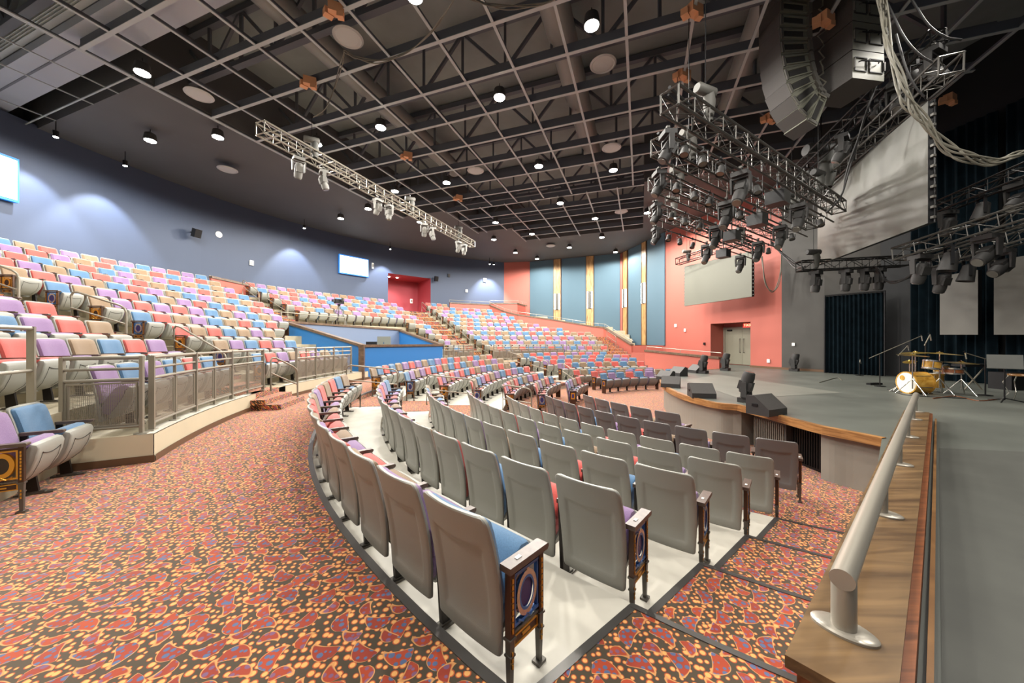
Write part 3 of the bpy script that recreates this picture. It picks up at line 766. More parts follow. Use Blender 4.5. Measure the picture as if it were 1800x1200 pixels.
def bcush_mb(m, hi=True, mb=None):
    mb = mb or MB()
    xs = [-1, -.97, -.85, -.5, 0, .5, .85, .97, 1] if hi else [-1, -.8, 0, .8, 1]
    zs = [.40, .405, .43, .5, .6, .7, .78, .84, .856, .864] if hi else [.40, .45, .62, .83, .864]
    n = len(xs); nz = len(zs); A = []; B = []
    for j, z in enumerate(zs):
        w = .238
        if z > .824: w -= .04 - math.sqrt(max(0, .0016 - min(.04, z - .824) ** 2))
        for x in xs:
            X = x * w; y = interp(z, YC) + .026 + .026 * (X / .25) ** 2
            ed = min(1 - abs(x), .12) / .12; ed2 = min(min(z - .40, .864 - z) / .03, 1)
            A.append((X, y + .012 + .034 * math.sqrt(max(0, ed * (2 - ed))) * math.sqrt(max(0, ed2 * (2 - ed2))), z)); B.append((X, y - .004, z))
    o0 = len(mb.v); mb.grid(A, n, nz, m); o = len(mb.v); mb.v += B
    for j in range(nz - 1):
        for i in (0, n - 1): mb.face((o0 + j * n + i, o0 + (j + 1) * n + i, o + (j + 1) * n + i, o + j * n + i), m)
    for i in range(n - 1):
        for j in (0, nz - 1): mb.face((o0 + j * n + i, o0 + j * n + i + 1, o + j * n + i + 1, o + j * n + i), m)
    return mb
PAN = [(.315, .600), (.352, .585), (.365, .55), (.352, .46), (.318, .36), (.262, .27), (.19, .205), (.12, .185), (.10, .215), (.19, .34), (.262, .47), (.29, .56)]
PAN = [(y - .19, z) for y, z in PAN]
CUS = [(.315, .590), (.285, .565), (.26, .47), (.19, .345), (.105, .225), (.055, .26), (.045, .34), (.10, .47), (.175, .585), (.235, .622), (.29, .618)]
CUS = [(y - .19, z) for y, z in CUS]
def extr(prof, m, hw, hi, mb=None, taper=True):
    mb = mb or MB(); cy = sum(p[0] for p in prof) / len(prof); cz = sum(p[1] for p in prof) / len(prof)
    st = [(-1, .86), (-.965, .96), (-.88, 1.0), (0, 1.015), (.88, 1.0), (.965, .96), (1, .86)] if hi else [(-1, .93), (0, 1), (1, .93)]
    rings = []
    for x, s in st:
        k = len(mb.v); rings.append(k)
        for y, z in prof:
            t = max(0, (.42 - z) / .24); mb.v.append((x * hw * (1 - (.20 * t * t if taper else 0)), cy + (y - cy) * s, cz + (z - cz) * s))
    n = len(prof)
    for a, b in zip(rings, rings[1:]):
        for j in range(n): mb.face((a + j, a + (j + 1) % n, b + (j + 1) % n, b + j), m)
    mb.face([rings[0] + j for j in range(n)][::-1], m); mb.face([rings[-1] + j for j in range(n)], m)
    return mb
def pan_mb(m, hi=True, mb=None):
    mb = extr(PAN, m, .226, hi, mb)
    if hi:
        pts = []
        for i in range(9):
            x = -.15 + .3 * i / 8; z = .50 - .028 * (1 - (x / .15) ** 2)
            pts.append((x, interp(z, [(.36, .323), (.46, .357), (.55, .369)]) - .191, z))
        mb.tube(pts, .0035, 'iron', 5)
        for s in (-1, 1): mb.tube([(s * .15, .174, .505), (s * .155, .148, .40), (s * .14, .103, .30), (s * .11, .043, .235)], .0018, 'iron', 5)
    return mb
def arm_mb(mb, x, wide=False, end=False):
    w = .07 if wide else .05
    y0, y1 = (-.165, .14) if wide else (-.15, .15)
    z0, z1 = .600, .632
    pts = [(y0, z0), (y1 - .01, z0), (y1, z0 + .012), (y1, z1 - .006), (y1 - .01, z1), (y0, z1)]
    k = len(mb.v)
    for sx in (-1, 1):
        for y, z in pts: mb.v.append((x + sx * w / 2, y, z))
    n = len(pts); mb.face([k + i for i in range(n)], 'arm'); mb.face([k + n + i for i in range(n)][::-1], 'arm')
    for i in range(n): j = (i + 1) % n; mb.face((k + i, k + j, k + n + j, k + n + i), 'arm')
    if wide: mb.box((x, -.07, z1 + .002), (.02, .035, .004), 'white')
    return mb
def ped_mb(mb, x, hi=True):
    mb.hexa([Vector(p) for p in ((x - .016, -.11, .01), (x + .016, -.11, .01), (x + .016, -.02, .01), (x - .016, -.02, .01), (x - .012, -.15, .60), (x + .012, -.15, .60), (x + .012, -.10, .60), (x - .012, -.10, .60))], 'iron')
    if hi:
        mb.box((x, -.05, .008), (.07, .26, .014), 'foot'); mb.box((x, -.06, .02), (.045, .16, .014), 'foot')
        mb.lathe([(.03, 0), (.03, .02), (.02, .03)], 'foot', 10, (x - .012, -.09, .36), Matrix.Rotation(math.pi / 2, 3, 'Y'))
    else: mb.box((x, -.05, .008), (.06, .26, .014), 'foot')
    return mb
def standard(par, x, blue, hi=True):
    # the ornate end frame; x is the side it stands on
    mb = MB(); s = 1 if x > 0 else -1
    for y in (-.13, .10):
        mb.box((x, y, .44), (.034, .034, .33), 'bronze'); mb.hexa([Vector((x + a * .016, y + b * .016, 0)) for a, b in ((-.7, -.7), (.7, -.7), (.7, .7), (-.7, .7))] + [Vector((x + a * .017, y + b * .017, .28)) for a, b in ((-1, -1), (1, -1), (1, 1), (-1, 1))], 'foot')
        mb.box((x, y, .27), (.046, .046, .012), 'foot'); mb.box((x, y, .19), (.04, .04, .01), 'foot'); mb.box((x, y, .008), (.05, .06, .016), 'foot')
    mb.box((x, -.015, .288), (.022, .23, .012), 'foot'); mb.box((x, -.015, .575), (.02, .21, .03), 'bronze')
    f = mb.build('end_standard', par)
    tr = 'bluetrim' if blue else 'gold'
    mb = MB()
    for y in (-.13, .10):
        for i in range(9): mb.box((x + s * .0185, y, .31 + i * .03), (.005, .010, .022), 'gold')
        for i in range(3): mb.box((x + s * .0175, y, .14 + i * .03), (.005, .009, .02), 'gold')
    def oval(r0y, r0z, r1y, r1z, m, xx, cz=.44):
        N_ = 24; k = len(mb.v)
        for i in range(N_):
            t = 2 * math.pi * i / N_
            mb.v.append((xx, -.015 + r0y * math.cos(t), cz + r0z * math.sin(t))); mb.v.append((xx, -.015 + r1y * math.cos(t), cz + r1z * math.sin(t)))
        for i in range(N_): j = (i + 1) % N_; mb.face((k + 2 * i, k + 2 * i + 1, k + 2 * j + 1, k + 2 * j), m)
    for q in (-1, 1):
        oval(.058, .086, .078, .112, 'gold' if not blue else 'chrome', x + q * .014); oval(.048, .072, .058, .086, tr, x + q * .0135)
    for z, h in ((.565, .014), (.318, .014)): mb.box((x, -.015, z), (.024, .195, h), tr)
    for y in (-.105, .075): mb.box((x, y, .44), (.02, .012, .24), tr)
    mb.tube([(x + s * .01, -.08, .335), (x + s * .01, -.045, .31), (x + s * .01, -.015, .335), (x + s * .01, .015, .31), (x + s * .01, .05, .335)], .006, tr, 5)
    for z in (.265, .215): mb.box((x, -.015, z), (.016, .195, .008), 'gold')
    for y in (-.105, .075): mb.box((x, y, .24), (.016, .008, .05), 'gold')
    mb.box((x, -.015, .24), (.008, .19, .045), 'bronze'); mb.box((x, -.015, .24), (.018, .06, .012), 'gold')
    mb.build('gilded_ornament', f)
    mb = MB(); mb.lathe([(1, -.006), (1, .006)], 'oval' if blue else 'oval2', 24, (x, -.015, .44), Matrix.Rotation(math.pi / 2, 3, 'Y') @ Matrix.Diagonal((.073, .049, 1)))
    mb.build('oval_plate', f)
_mc = {}
def part_mesh(kind, dark, col):
    k = (kind, dark if kind in ('shell', 'pan') else 0, col if kind in ('bc', 'sc') else 0)
    if k not in _mc:
        sh = 'shelld' if dark else 'shell'
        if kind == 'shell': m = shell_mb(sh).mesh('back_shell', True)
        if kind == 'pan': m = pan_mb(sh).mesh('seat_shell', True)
        if kind == 'bc': m = bcush_mb('fab' + col).mesh('back_cushion', True)
        if kind == 'sc': m = extr(CUS, 'fab' + col, .215, True).mesh('seat_cushion', True)
        if kind == 'arm': m = arm_mb(MB(), -.283).mesh('armrest')
        if kind == 'ped': m = ped_mb(MB(), -.283).mesh('pedestal')
        if kind == 'armL': m = arm_mb(MB(), -.283, True).mesh('armrest')
        if kind == 'armR': m = arm_mb(MB(), .283, True).mesh('armrest')
        _mc[k] = m
    return _mc[k]
def lo_mesh(dark, col, el, er):
    k = ('lo', dark, col, el, er)
    if k not in _mc:
        sh = 'shelld' if dark else 'shell'
        mb = shell_mb(sh, False); bcush_mb('fab' + col, False, mb); pan_mb(sh, False, mb); extr(CUS, 'fab' + col, .215, False, mb)
        if el: arm_mb(mb, -.283, True); mb.box((-.283, .005, .3), (.03, .2, .58), 'bronze'); mb.box((-.283, .005, .44), (.034, .12, .2), 'gold')
        else: arm_mb(mb, -.283); ped_mb(mb, -.283, False)
        if er: arm_mb(mb, .283, True); mb.box((.283, .005, .3), (.03, .2, .58), 'bronze'); mb.box((.283, .005, .44), (.034, .13, .22), 'gold'); mb.box((.283, .005, .44), (.036, .07, .13), 'oval')
        _mc[k] = mb.mesh('theatre_seat')
    return _mc[k]
SEATS = []
def rnd_cols(n):
    out = []
    for i in range(n):
        c = random.choice([x for x in 'RPTB' if not out or x != out[-1]]); out.append(c)
    return ''.join(out)
def row(sec, k, R, a_hi, a_lo, z, cols=None, n=None, pitch=.565, align='lo', dark=False, endhi=True, endlo=True, name=''):
    arc = math.radians(a_hi - a_lo) * R
    if n is None: n = max(1, round(arc / pitch))
    if cols is None: cols = rnd_cols(n)
    elif len(cols) < n: cols = (cols + rnd_cols(n - len(cols))) if align == 'hi' else (rnd_cols(n - len(cols)) + cols)
    elif len(cols) > n: cols = cols[:n] if align == 'hi' else cols[-n:]
    da = (a_hi - a_lo) / n
    for i in range(n):                                # i = 0 at the highest angle, the end nearest the viewer
        a = a_hi - (i + .5) * da; p = pol(R, a, z(a) if callable(z) else z)
        SEATS.append(dict(sec=sec, k=k, i=i, n=n, p=p, a=a, w=arc / n, c=cols[i], dark=dark, er=(i == 0 and endhi), el=(i == n - 1 and endlo)))
# lower bowl
for k in range(7):
    R = 12.12 - 1.03 * k
    z = lowz(min(k, 4), 200)
    hi = angL(R + .03, 0) - 1.4 if k < 6 else 221.9
    if k < 6: hi = angL(R - .05, 0) - .4
    lo = A1 + math.degrees(math.asin(.88 / R))
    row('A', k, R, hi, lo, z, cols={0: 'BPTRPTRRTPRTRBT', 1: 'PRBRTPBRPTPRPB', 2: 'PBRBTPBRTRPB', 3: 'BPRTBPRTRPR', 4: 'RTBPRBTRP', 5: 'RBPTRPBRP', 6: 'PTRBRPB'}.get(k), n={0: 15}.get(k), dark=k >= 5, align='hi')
bl = {0: 136.9, 1: 137.8, 2: 138.8, 3: 139.9, 4: 142.1, 5: 150.0, 6: 146.4}
bc = {0: 'TBRBTPRPTBPRBRTRBTR', 1: 'BPTPRBRTBRBTPRTPT', 2: 'RPTRPRBRTPBTRTB', 3: 'PRTBPRTPBRPBR', 4: 'PRTRBTPRB', 5: 'RTPTRB', 6: 'PBPTR'}
for k in range(7):
    R = 12.12 - 1.03 * k; hi = A1 - math.degrees(math.asin(.9 / R)); lo = bl[k]
    if k == 6: hi = lo + math.degrees(5 * .5 / R)
    if k == 5: hi = lo + math.degrees(7 * .5 / R)
    if k == 4: hi = min(hi, lo + math.degrees(10 * .5 / R))
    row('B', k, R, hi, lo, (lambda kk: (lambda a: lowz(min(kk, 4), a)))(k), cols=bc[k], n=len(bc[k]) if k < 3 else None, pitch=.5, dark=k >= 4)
cl = {0: 97.7, 1: 92.5, 2: 92, 3: 91.7, 4: 91, 5: 85.8, 6: 99.5}
for k in range(7):
    R = 12.12 - 1.03 * k; hi = A2 - math.degrees(math.asin(.86 / R)); lo = cl[k]
    if k == 6: hi = lo + math.degrees(6 * .54 / R)
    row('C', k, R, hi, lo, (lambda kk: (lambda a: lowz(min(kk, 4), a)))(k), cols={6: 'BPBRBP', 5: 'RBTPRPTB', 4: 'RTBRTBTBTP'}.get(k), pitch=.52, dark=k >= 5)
# upper bowl
vr = {0: angR(600, 14.72), 1: angR(527, 15.6), 2: angR(486, 16.6), 3: angR(490, 17.5), 4: 166.4, 5: 165.2}
vc = {10: 'RPBTRPTRPBPRPB', 9: 'BTPRPTRBTRBPRT', 8: 'BPRBTRBPTPRTBTP', 7: 'TRPTBRPRTBPRTRB', 6: 'PRTRPTBRPTBPTBTR', 5: 'BTPRBTPRBRBRPT', 4: 'TPRPRPBTPBTPR', 3: 'BRTPBTRBRTB', 2: 'RTRBTPT', 1: 'TPBRPB', 0: 'BRPTR'}
for k in range(11):
    R = Rb(k) - .27
    row('V', k, R, 187.6, vr.get(k, 164.3), UZ(k) + .012, cols=vc[k], pitch=.575, align='hi' if k < 6 else 'lo')
wc = {0: 'TPBPBRB', 1: 'RPTBRP', 2: 'BPRT', 3: 'PR'}
for k in range(11):
    R = Rb(k) - .27
    row('W', k, R, 206.6 if k == 0 else 214 + (k > 3) * -4, 193.0, UZ(k) + .012, cols=wc.get(k), pitch=.575, endhi=k > 0)
row('bay', 0, 14.75, 212.3, 208.0, .15, cols='PB', n=2, endlo=False)
for k in range(11):
    R = Rb(k) - .27
    hi = 160.0 if k >= 6 else angR(703 + (19.45 - R) / 4.65 * 87 + 8, R)
    lo = 137.8 if k == 10 else 136.4
    row('X', k, R, hi, lo, UZ(k) + .012, pitch=.575, cols={10: 'RPRBPRBPRPTPRTRPTRTRBPTP'}.get(k))
yl = {10: 124.5, 9: 114.9, 8: 112.4, 7: 111.3, 6: 110.1, 5: 106.9, 4: 101.6, 3: 94.9, 2: 94.5, 1: 93.8, 0: 93.5}
for k in range(11):
    R = Rb(k) - .27
    row('Y', k, R, 129.4, yl[k], UZ(k) + .012, pitch=.575)
row('Y', 10, Rb(10) - .13, 120.6, 118.0, UZ(10) + .012, n=2, cols='BT')
CN = {'R': 'red', 'P': 'purple', 'T': 'tan', 'B': 'blue'}
SECN = {'A': ('timber wall', 'near lower block'), 'B': ('near aisle', 'middle lower block'), 'C': ('near aisle', 'far lower block'), 'V': ('near stairs', 'raised block left of booth'),
        'W': ('platform railing', 'raised block beside bay'), 'X': ('booth side', 'raised block behind booth'), 'Y': ('tall stairs', 'raised far block'), 'bay': ('the ornate end frame', 'bay below the railing')}
def seat_label(s):
    ref, sec = SECN[s['sec']]
    if s['sec'] in 'ABC': r = '%s row from the back' % ORD[s['k']]
    elif s['sec'] == 'bay': r = 'front row'
    else: r = '%s row up' % ORD[s['k']]
    if s['sec'] == 'bay': return '%s seat on the carpet, %s from its ornate end frame, beside the railing' % (CN[s['c']], ORD[s['i']])
    return '%s seat, %s from %s, %s, %s' % (CN[s['c']], ORD[s['i']], ref, r, sec)
def vis(s):
    p = s['p']
    if p.y < .5: return 0
    for dz in (0, .9):
        u = 900 + F * p.x / p.y; v = HZ + F * (CH - p.z - dz) / p.y
        m = .35 * F / p.y
        if -m < u < 1800 + m and v < 1200 + m and v > 0: return F / p.y
    return 0
SEATS = [s for s in SEATS if vis(s) > 0]
SEATS.sort(key=lambda s: -vis(s))
GRP = {'A': 'folding seats of the near lower block', 'B': 'folding seats of the middle lower block', 'C': 'folding seats of the far lower block', 'V': 'folding seats of the raised near block', 'W': 'folding seats beside the bay', 'X': 'folding seats behind the booth', 'Y': 'folding seats of the raised far block', 'bay': 'folding seats in the bay'}
blueflag = 0
for idx, s in enumerate(SEATS[:300]):
    rz = math.atan2(CY - s['p'].y, CX - s['p'].x) - math.pi / 2
    sx = s['w'] / .566
    if idx < 165:
        e = empty('theatre_seat', s['p'], rz, seat_label(s), 'seat', GRP[s['sec']]); e.scale = (sx, 1, 1)
        link('back_shell', part_mesh('shell', s['dark'], s['c']), e); link('back_cushion', part_mesh('bc', 0, s['c']), e)
        link('seat_shell', part_mesh('pan', s['dark'], s['c']), e); link('seat_cushion', part_mesh('sc', 0, s['c']), e)
        if s['el']: link('armrest', part_mesh('armL', 0, 0), e); standard(e, -.283, (s['k'] % 2) == 1)
        else: link('armrest', part_mesh('arm', 0, 0), e); link('pedestal', part_mesh('ped', 0, 0), e)
        if s['er']: link('armrest', part_mesh('armR', 0, 0), e); standard(e, .283, (s['k'] % 2) == (0 if s['sec'] == 'A' and s['k'] == 0 else 1) or (s['sec'] == 'A' and s['k'] < 3))
    else:
        o = link('theatre_seat', lo_mesh(s['dark'], s['c'], s['el'], s['er']), None, seat_label(s), 'seat', GRP[s['sec']], loc=s['p'], rz=rz); o.scale = (sx, 1, 1)
# every further seat, a few pixels each
big = MB()
for s in SEATS[300:]:
    me = lo_mesh(s['dark'], s['c'], s['el'], s['er'])
    rz = math.atan2(CY - s['p'].y, CX - s['p'].x) - math.pi / 2
    T = Matrix.Translation(s['p']) @ Matrix.Rotation(rz, 4, 'Z') @ Matrix.Diagonal((s['w'] / .566, 1, 1, 1))
    k = len(big.v); big.v += [tuple(T @ v.co) for v in me.vertices]
    mm = [big.mi(m) for m in me.materials]
    for p in me.polygons: big.f.append(tuple(k + i for i in p.vertices)); big.m.append(mm[p.material_index])
big.build('distant_theatre_seats', fix=False, kind='stuff', label='hundreds of small red, purple, tan and blue seats in the farther raised rows', cat='seats')
print('SEATS', len(SEATS))
# ------------------------------------------------------------------ railings of the platform
def Rfor(u, a):
    k = (u - 900) / F; c, s = math.cos(math.radians(a)), math.sin(math.radians(a))
    return (k * CY - CX) / (c - k * s)
def rail_section(pts, label, h=1.0, meshed=True, minor=True, group='grey railings with perforated panels', name='platform_railing'):
    e = empty(name, pts[0], label=label, cat='railing', group=group); o = pts[0]
    L = [p - o for p in pts]
    def at(i, z): return L[i] + Vector((0, 0, z))
    for i in range(len(L)):
        mj = (not minor) or i % 2 == 0 or i == len(L) - 1
        d = (L[min(i + 1, len(L) - 1)] - L[max(i - 1, 0)]); a = math.atan2(d.y, d.x)
        mb = MB(); mb.box(at(i, h / 2), (.035 if mj else .02, .06 if mj else .035, h), 'rail', a)
        mb.box(at(i, .008), (.13, .09, .012), 'railpale', a); mb.build('post', e)
    for z, r in ((h - .02, .024), (h - .16, .018), (h - .30, .022)) if meshed else ((h - .02, .024), (h - .5, .02)):
        mb = MB(); mb.tube([at(i, z) for i in range(len(L))], r, 'rail', 8); mb.build('rail_bar', e, True)
    if meshed:
        mb = MB(); mb.tube([at(i, .10) for i in range(len(L))], .02, 'rail', 8); mb.build('rail_bar', e, True)
        for i in range(len(L) - 1):
            a, b = L[i], L[i + 1]; d = (b - a).normalized(); a2, b2 = a + d * .035, b - d * .035; w = (b2 - a2).length
            mb = MB(); z0, z1 = .13, h - .34
            mb.poly([a2 + Vector((0, 0, z0)), b2 + Vector((0, 0, z0)), b2 + Vector((0, 0, z1)), a2 + Vector((0, 0, z1))], 'perf', [(0, 0), (w, 0), (w, z1 - z0), (0, z1 - z0)])
            for q in ((a2, a2 + d * .02, z0, z1), (b2 - d * .02, b2, z0, z1)): mb.beam((q[0] + q[1]) / 2 + Vector((0, 0, z0)), (q[0] + q[1]) / 2 + Vector((0, 0, z1)), .02, .02, 'rail')
            for z in (z0, z1): mb.beam(a2 + Vector((0, 0, z)), b2 + Vector((0, 0, z)), .02, .02, 'rail')
            mb.build('perforated_panel', e, fix=False)
    return e
RR = RP + .09
def arcpts(R, a0, a1, n, z): return [pol(R, a0 + (a1 - a0) * i / n, z) for i in range(n + 1)]
zp = UZ(0) + .012
rail_section([pol(RR + .04, 206.95, zp), pol(14.98, 206.95, zp)], 'nearest grey railing with one perforated panel, at the platform corner', minor=False)
aw = angR(462, RR)
rail_section(arcpts(RR, 206.3, aw, 6, zp), 'curved grey railing with perforated panels from the platform corner to the near stairs')
rail_section(arcpts(RR, angR(521, RR), angR(617, RR), 6, zp), 'curved grey railing with perforated panels between the near stairs and the blue booth')
rail_section(arcpts(RR, angR(780, RR), 136.0, 6, zp), 'grey railing with perforated panels between the blue booth and the tall stairs')
rail_section(arcpts(RR, 129.6, angR(990, RR), 8, zp), 'grey railing with perforated panels right of the tall stairs')
rail_section(arcpts(RR, angR(996, RR), angR(1068, RR), 4, zp), 'open grey railing in front of the far raised seats', meshed=False, minor=False, group='open railings')
rail_section(arcpts(15.14, 207.6, 216, 3, UZ(1) + .012), 'open grey railing behind the two seats in the bay', meshed=False, minor=False, group='open railings')
def bent(p0, p1, label, h=.86, r=.021):
    # two posts, a sloping top rail with rounded ends and a middle rail
    e = empty('stair_handrail', p0, label=label, cat='handrail', group='bent tube handrails on the stairs')
    b = p1 - p0; d = Vector((b.x, b.y, 0)).normalized(); sl = b.z / max(.01, Vector((b.x, b.y)).length)
    L = Vector((b.x, b.y)).length; up_ = lambda t, z: Vector((b.x * t, b.y * t, b.z * t + z))
    c = .12 / L
    pts = [up_(0, 0), up_(0, h - .12), up_(c * .3, h - .035), up_(c, h), up_(.5, h), up_(1 - c, h), up_(1 - c * .3, h - .035), up_(1, h - .12), up_(1, 0)]
    mb = MB(); mb.tube(pts, r, 'rail', 8); mb.build('bent_tube', e, True)
    mb = MB(); mb.tube([up_(0, h * .52), up_(1, h * .52)], r * .8, 'rail', 8); mb.build('middle_bar', e, True)
    for t in (0, 1):
        mb = MB(); q = up_(t, 0); mb.lathe([(.045, 0), (.045, .01)], 'rail', 12, q); mb.build('foot_plate', e)
    return e
def kz(R):
    if R < RP: return .15
    k = 0
    while k < 10 and R > Rb(k) + .12: k += 1
    return UZ(k)
for i, (u0, u1, z0) in enumerate(((33, -60, None), (222, 125, None), (398, 306, None))):
    r0_, r1_ = Rfor(u0, 190.4), Rfor(u1, 190.4)
    bent(pol(r1_, 190.4, kz(r1_) + .1), pol(r0_, 190.4, kz(r0_) + .1), 'bent grey handrail on the near stairs, %s of the three upper ones' % ('highest', 'middle', 'lowest')[i], h=.80)
bent(pol(Rfor(476, 190.6), 190.6, UZ(0)), pol(Rfor(523, 188.4), 188.4, .15), 'bent grey handrail at the foot of the near stairs')
for i, (u0, u1) in enumerate(((609, 699), (750, 833), (884, 934))):
    ra, rb_ = Rfor(u0, 184.3), Rfor(u1, 184.3)
    kk = (0, 1, 2)[i]
    bent(pol(ra, 184.3, (.15, -.15, -.45)[i]), pol(rb_, 184.3, (-.0, -.3, -.6)[i]), 'bent grey handrail %s the carpeted aisle between the two lower blocks' % ('at the top of', 'midway down', 'at the bottom of')[i], h=.88)
for i, (u0, u1) in enumerate(((893, 916), (934, 963), (988, 1007))):
    ra, rb_ = Rfor(u0, 131.0), Rfor(u1, 131.0)
    bent(pol(ra, 131.0, (.25, 0, -.2)[i]), pol(rb_, 131.0, (.05, -.2, -.5)[i]), 'bent grey handrail %s the farther lower aisle' % ('at the top of', 'midway down', 'at the bottom of')[i], h=.86)
for i in range(5):
    ra, rb_ = 23.6 - i * 1.95, 22.3 - i * 1.95
    bent(pol(ra, 130.6, kz(ra) + .1), pol(rb_, 130.6, kz(rb_) + .1), 'bent grey handrail on the tall far stairs, %s from the top' % ORD[i], h=.8)
for i, (u0, u1) in enumerate(((458, 505), (476, 500))):
    ra, rb_ = (21.6, 20.2) if i == 0 else (23.4, 22.2)
    bent(pol(ra, 161.2, kz(ra) + .1), pol(rb_, 161.2, kz(rb_) + .1), 'bent grey handrail on the stairs behind the booth, %s' % ('lower one', 'upper one')[i], h=.8)

# ------------------------------------------------------------------ sound booth
zA, zB, zC_, zD = 2.66, CH - 10 * bB.y / F, CH - 8 * bC.y / F, CH + 19 * bD.y / F
def wall_sl(a, b, za_, zb_, name, m_out, m_in, th=.14, z0=.1):
    d = (b - a).normalized(); n = Vector((d.y, -d.x, 0)); mb = MB()
    c = [a, b, b + n * th, a + n * th]
    pts = [(p.x, p.y, z0) for p in c] + [(c[0].x, c[0].y, za_), (c[1].x, c[1].y, zb_), (c[2].x, c[2].y, zb_), (c[3].x, c[3].y, za_)]
    mb.hexa([Vector(p) for p in pts], m_out, {4: m_in}); mb.build(name, kind='structure')
    mb = MB(); o1 = n * -.05; o2 = n * (th + .05)
    c = [a + o1 - d * .03, b + o1 + d * .03, b + o2 + d * .03, a + o2 - d * .03]
    pts = [(c[0].x, c[0].y, za_), (c[1].x, c[1].y, zb_), (c[2].x, c[2].y, zb_), (c[3].x, c[3].y, za_)]
    pts = [Vector(p) for p in pts] + [Vector((p[0], p[1], p[2] + .10)) for p in pts]
    mb.hexa(pts, 'capwood'); mb.build('trim_booth_cap', kind='structure')
wall_sl(bB, bA, zB, zA, 'wall_booth_left', 'boothblue', 'boothblue')
wall_sl(bC, bB, zC_, zB, 'wall_booth_front', 'boothblue', 'boothblue')
wall_sl(bD, bC, zD, zC_, 'wall_booth_right', 'boothblue', 'boothblue')
wall_sl(bA, bD, zA - .08, zD, 'wall_booth_back', 'boothgrey', 'boothgrey')
mb = MB(); mb.box((bB.x, bB.y, (zB + .15) / 2 + .05), (.2, .2, zB - .1), 'capwood', math.radians(10)); mb.build('trim_booth_post', kind='structure')
mb = MB(); mb.poly([bA + Vector((0, 0, .3)), bB + Vector((0, 0, .3)), bC + Vector((0, 0, .3)), bD + Vector((0, 0, .3))], 'tier'); mb.build('floor_booth', kind='structure', fix=False)
# desk, monitor and a chair in the booth
bd = (bC - bB).normalized(); bn = Vector((-bd.y, bd.x, 0))
if bn.dot(bA - bB) < 0: bn = -bn
ang = math.atan2(bd.y, bd.x)
c = bB + bd * 3.0 + bn * 1.0
e = empty('mixing_desk', (c.x, c.y, .3), ang, 'dark mixing desk inside the blue booth', 'desk')
mb = MB(); mb.box((0, 0, .95), (3.4, .8, .06), 'arm'); mb.box((.3, .1, 1.03), (1.5, .55, .12), 'fixture'); mb.build('desk_top', e)
for x in (-1.5, 0, 1.5): mb = MB(); mb.box((x, 0, .46), (.08, .6, .92), 'black'); mb.build('leg', e)
m_ = D(675, 606, 17.5)
e = empty('computer_monitor', (m_.x, m_.y, 1.32), math.radians(0), 'grey computer monitor on a stand seen from behind in the booth', 'monitor')
mb = MB(); mb.box((0, 0, .42), (.66, .05, .42), 'monitor'); mb.build('screen', e); mb = MB(); mb.beam((0, .02, 0), (0, .0, .35), .06, .04, 'chrome'); mb.box((0, .02, .0), (.3, .22, .02), 'chrome'); mb.build('stand', e)
m_ = D(653, 606, 17.0)
e = empty('office_chair', (m_.x, m_.y, .3), .4, 'black office chair back beside the booth monitor', 'chair')
mb = MB(); mb.box((0, 0, 1.18), (.5, .08, .42), 'black'); mb.build('backrest', e); mb = MB(); mb.box((0, .25, .85), (.5, .5, .08), 'black'); mb.build('seat', e); mb = MB(); mb.tube([(0, .25, 0), (0, .25, .82)], .03, 'black'); mb.build('leg', e)
for u in (711, 728):
    m_ = D(u, 604, 17.6); mb = MB(); mb.box((0, 0, .1), (.35, .25, .2), 'black'); mb.build('control_box', label='small black control box on the booth desk, %s the monitor' % ('nearer' if u == 711 else 'farther from'), cat='equipment', loc=(m_.x, m_.y, 1.34))
rail_section([bA + Vector((.15, .1, zA)), bA.lerp(bD, .45) + Vector((0, .2, zA - .05))], 'low grey tube rail on the back wall of the booth', h=.42, meshed=False, minor=False, group='open railings', name='booth_rail')
# video camera on a tripod behind the booth
pc_ = pol(20.1, angR(596, 20.1), UZ(6))
e = empty('video_camera', pc_, math.radians(-35), 'black video camera on a pan head behind the booth', 'camera')
mb = MB(); mb.box((0, 0, 1.35), (.22, .5, .24), 'black'); mb.box((0, -.32, 1.37), (.13, .16, .13), 'fixture'); mb.build('body', e)
mb = MB(); mb.box((.22, .1, 1.45), (.2, .06, .16), 'fixpale'); mb.beam((0, .1, 1.4), (.22, .1, 1.45), .03, .03, 'black'); mb.build('viewfinder', e)
e2 = empty('tripod', pc_, 0, 'tripod carrying the video camera behind the booth', 'tripod')
for i in range(3):
    t = i * 2.094; mb = MB(); mb.tube([(.45 * math.cos(t), .45 * math.sin(t), 0), (.03 * math.cos(t), .03 * math.sin(t), 1.15)], .02, 'fixpale', 6); mb.build('leg', e2)
mb = MB(); mb.lathe([(.07, 1.1), (.09, 1.2)], 'black', 10); mb.build('pan_head', e2)

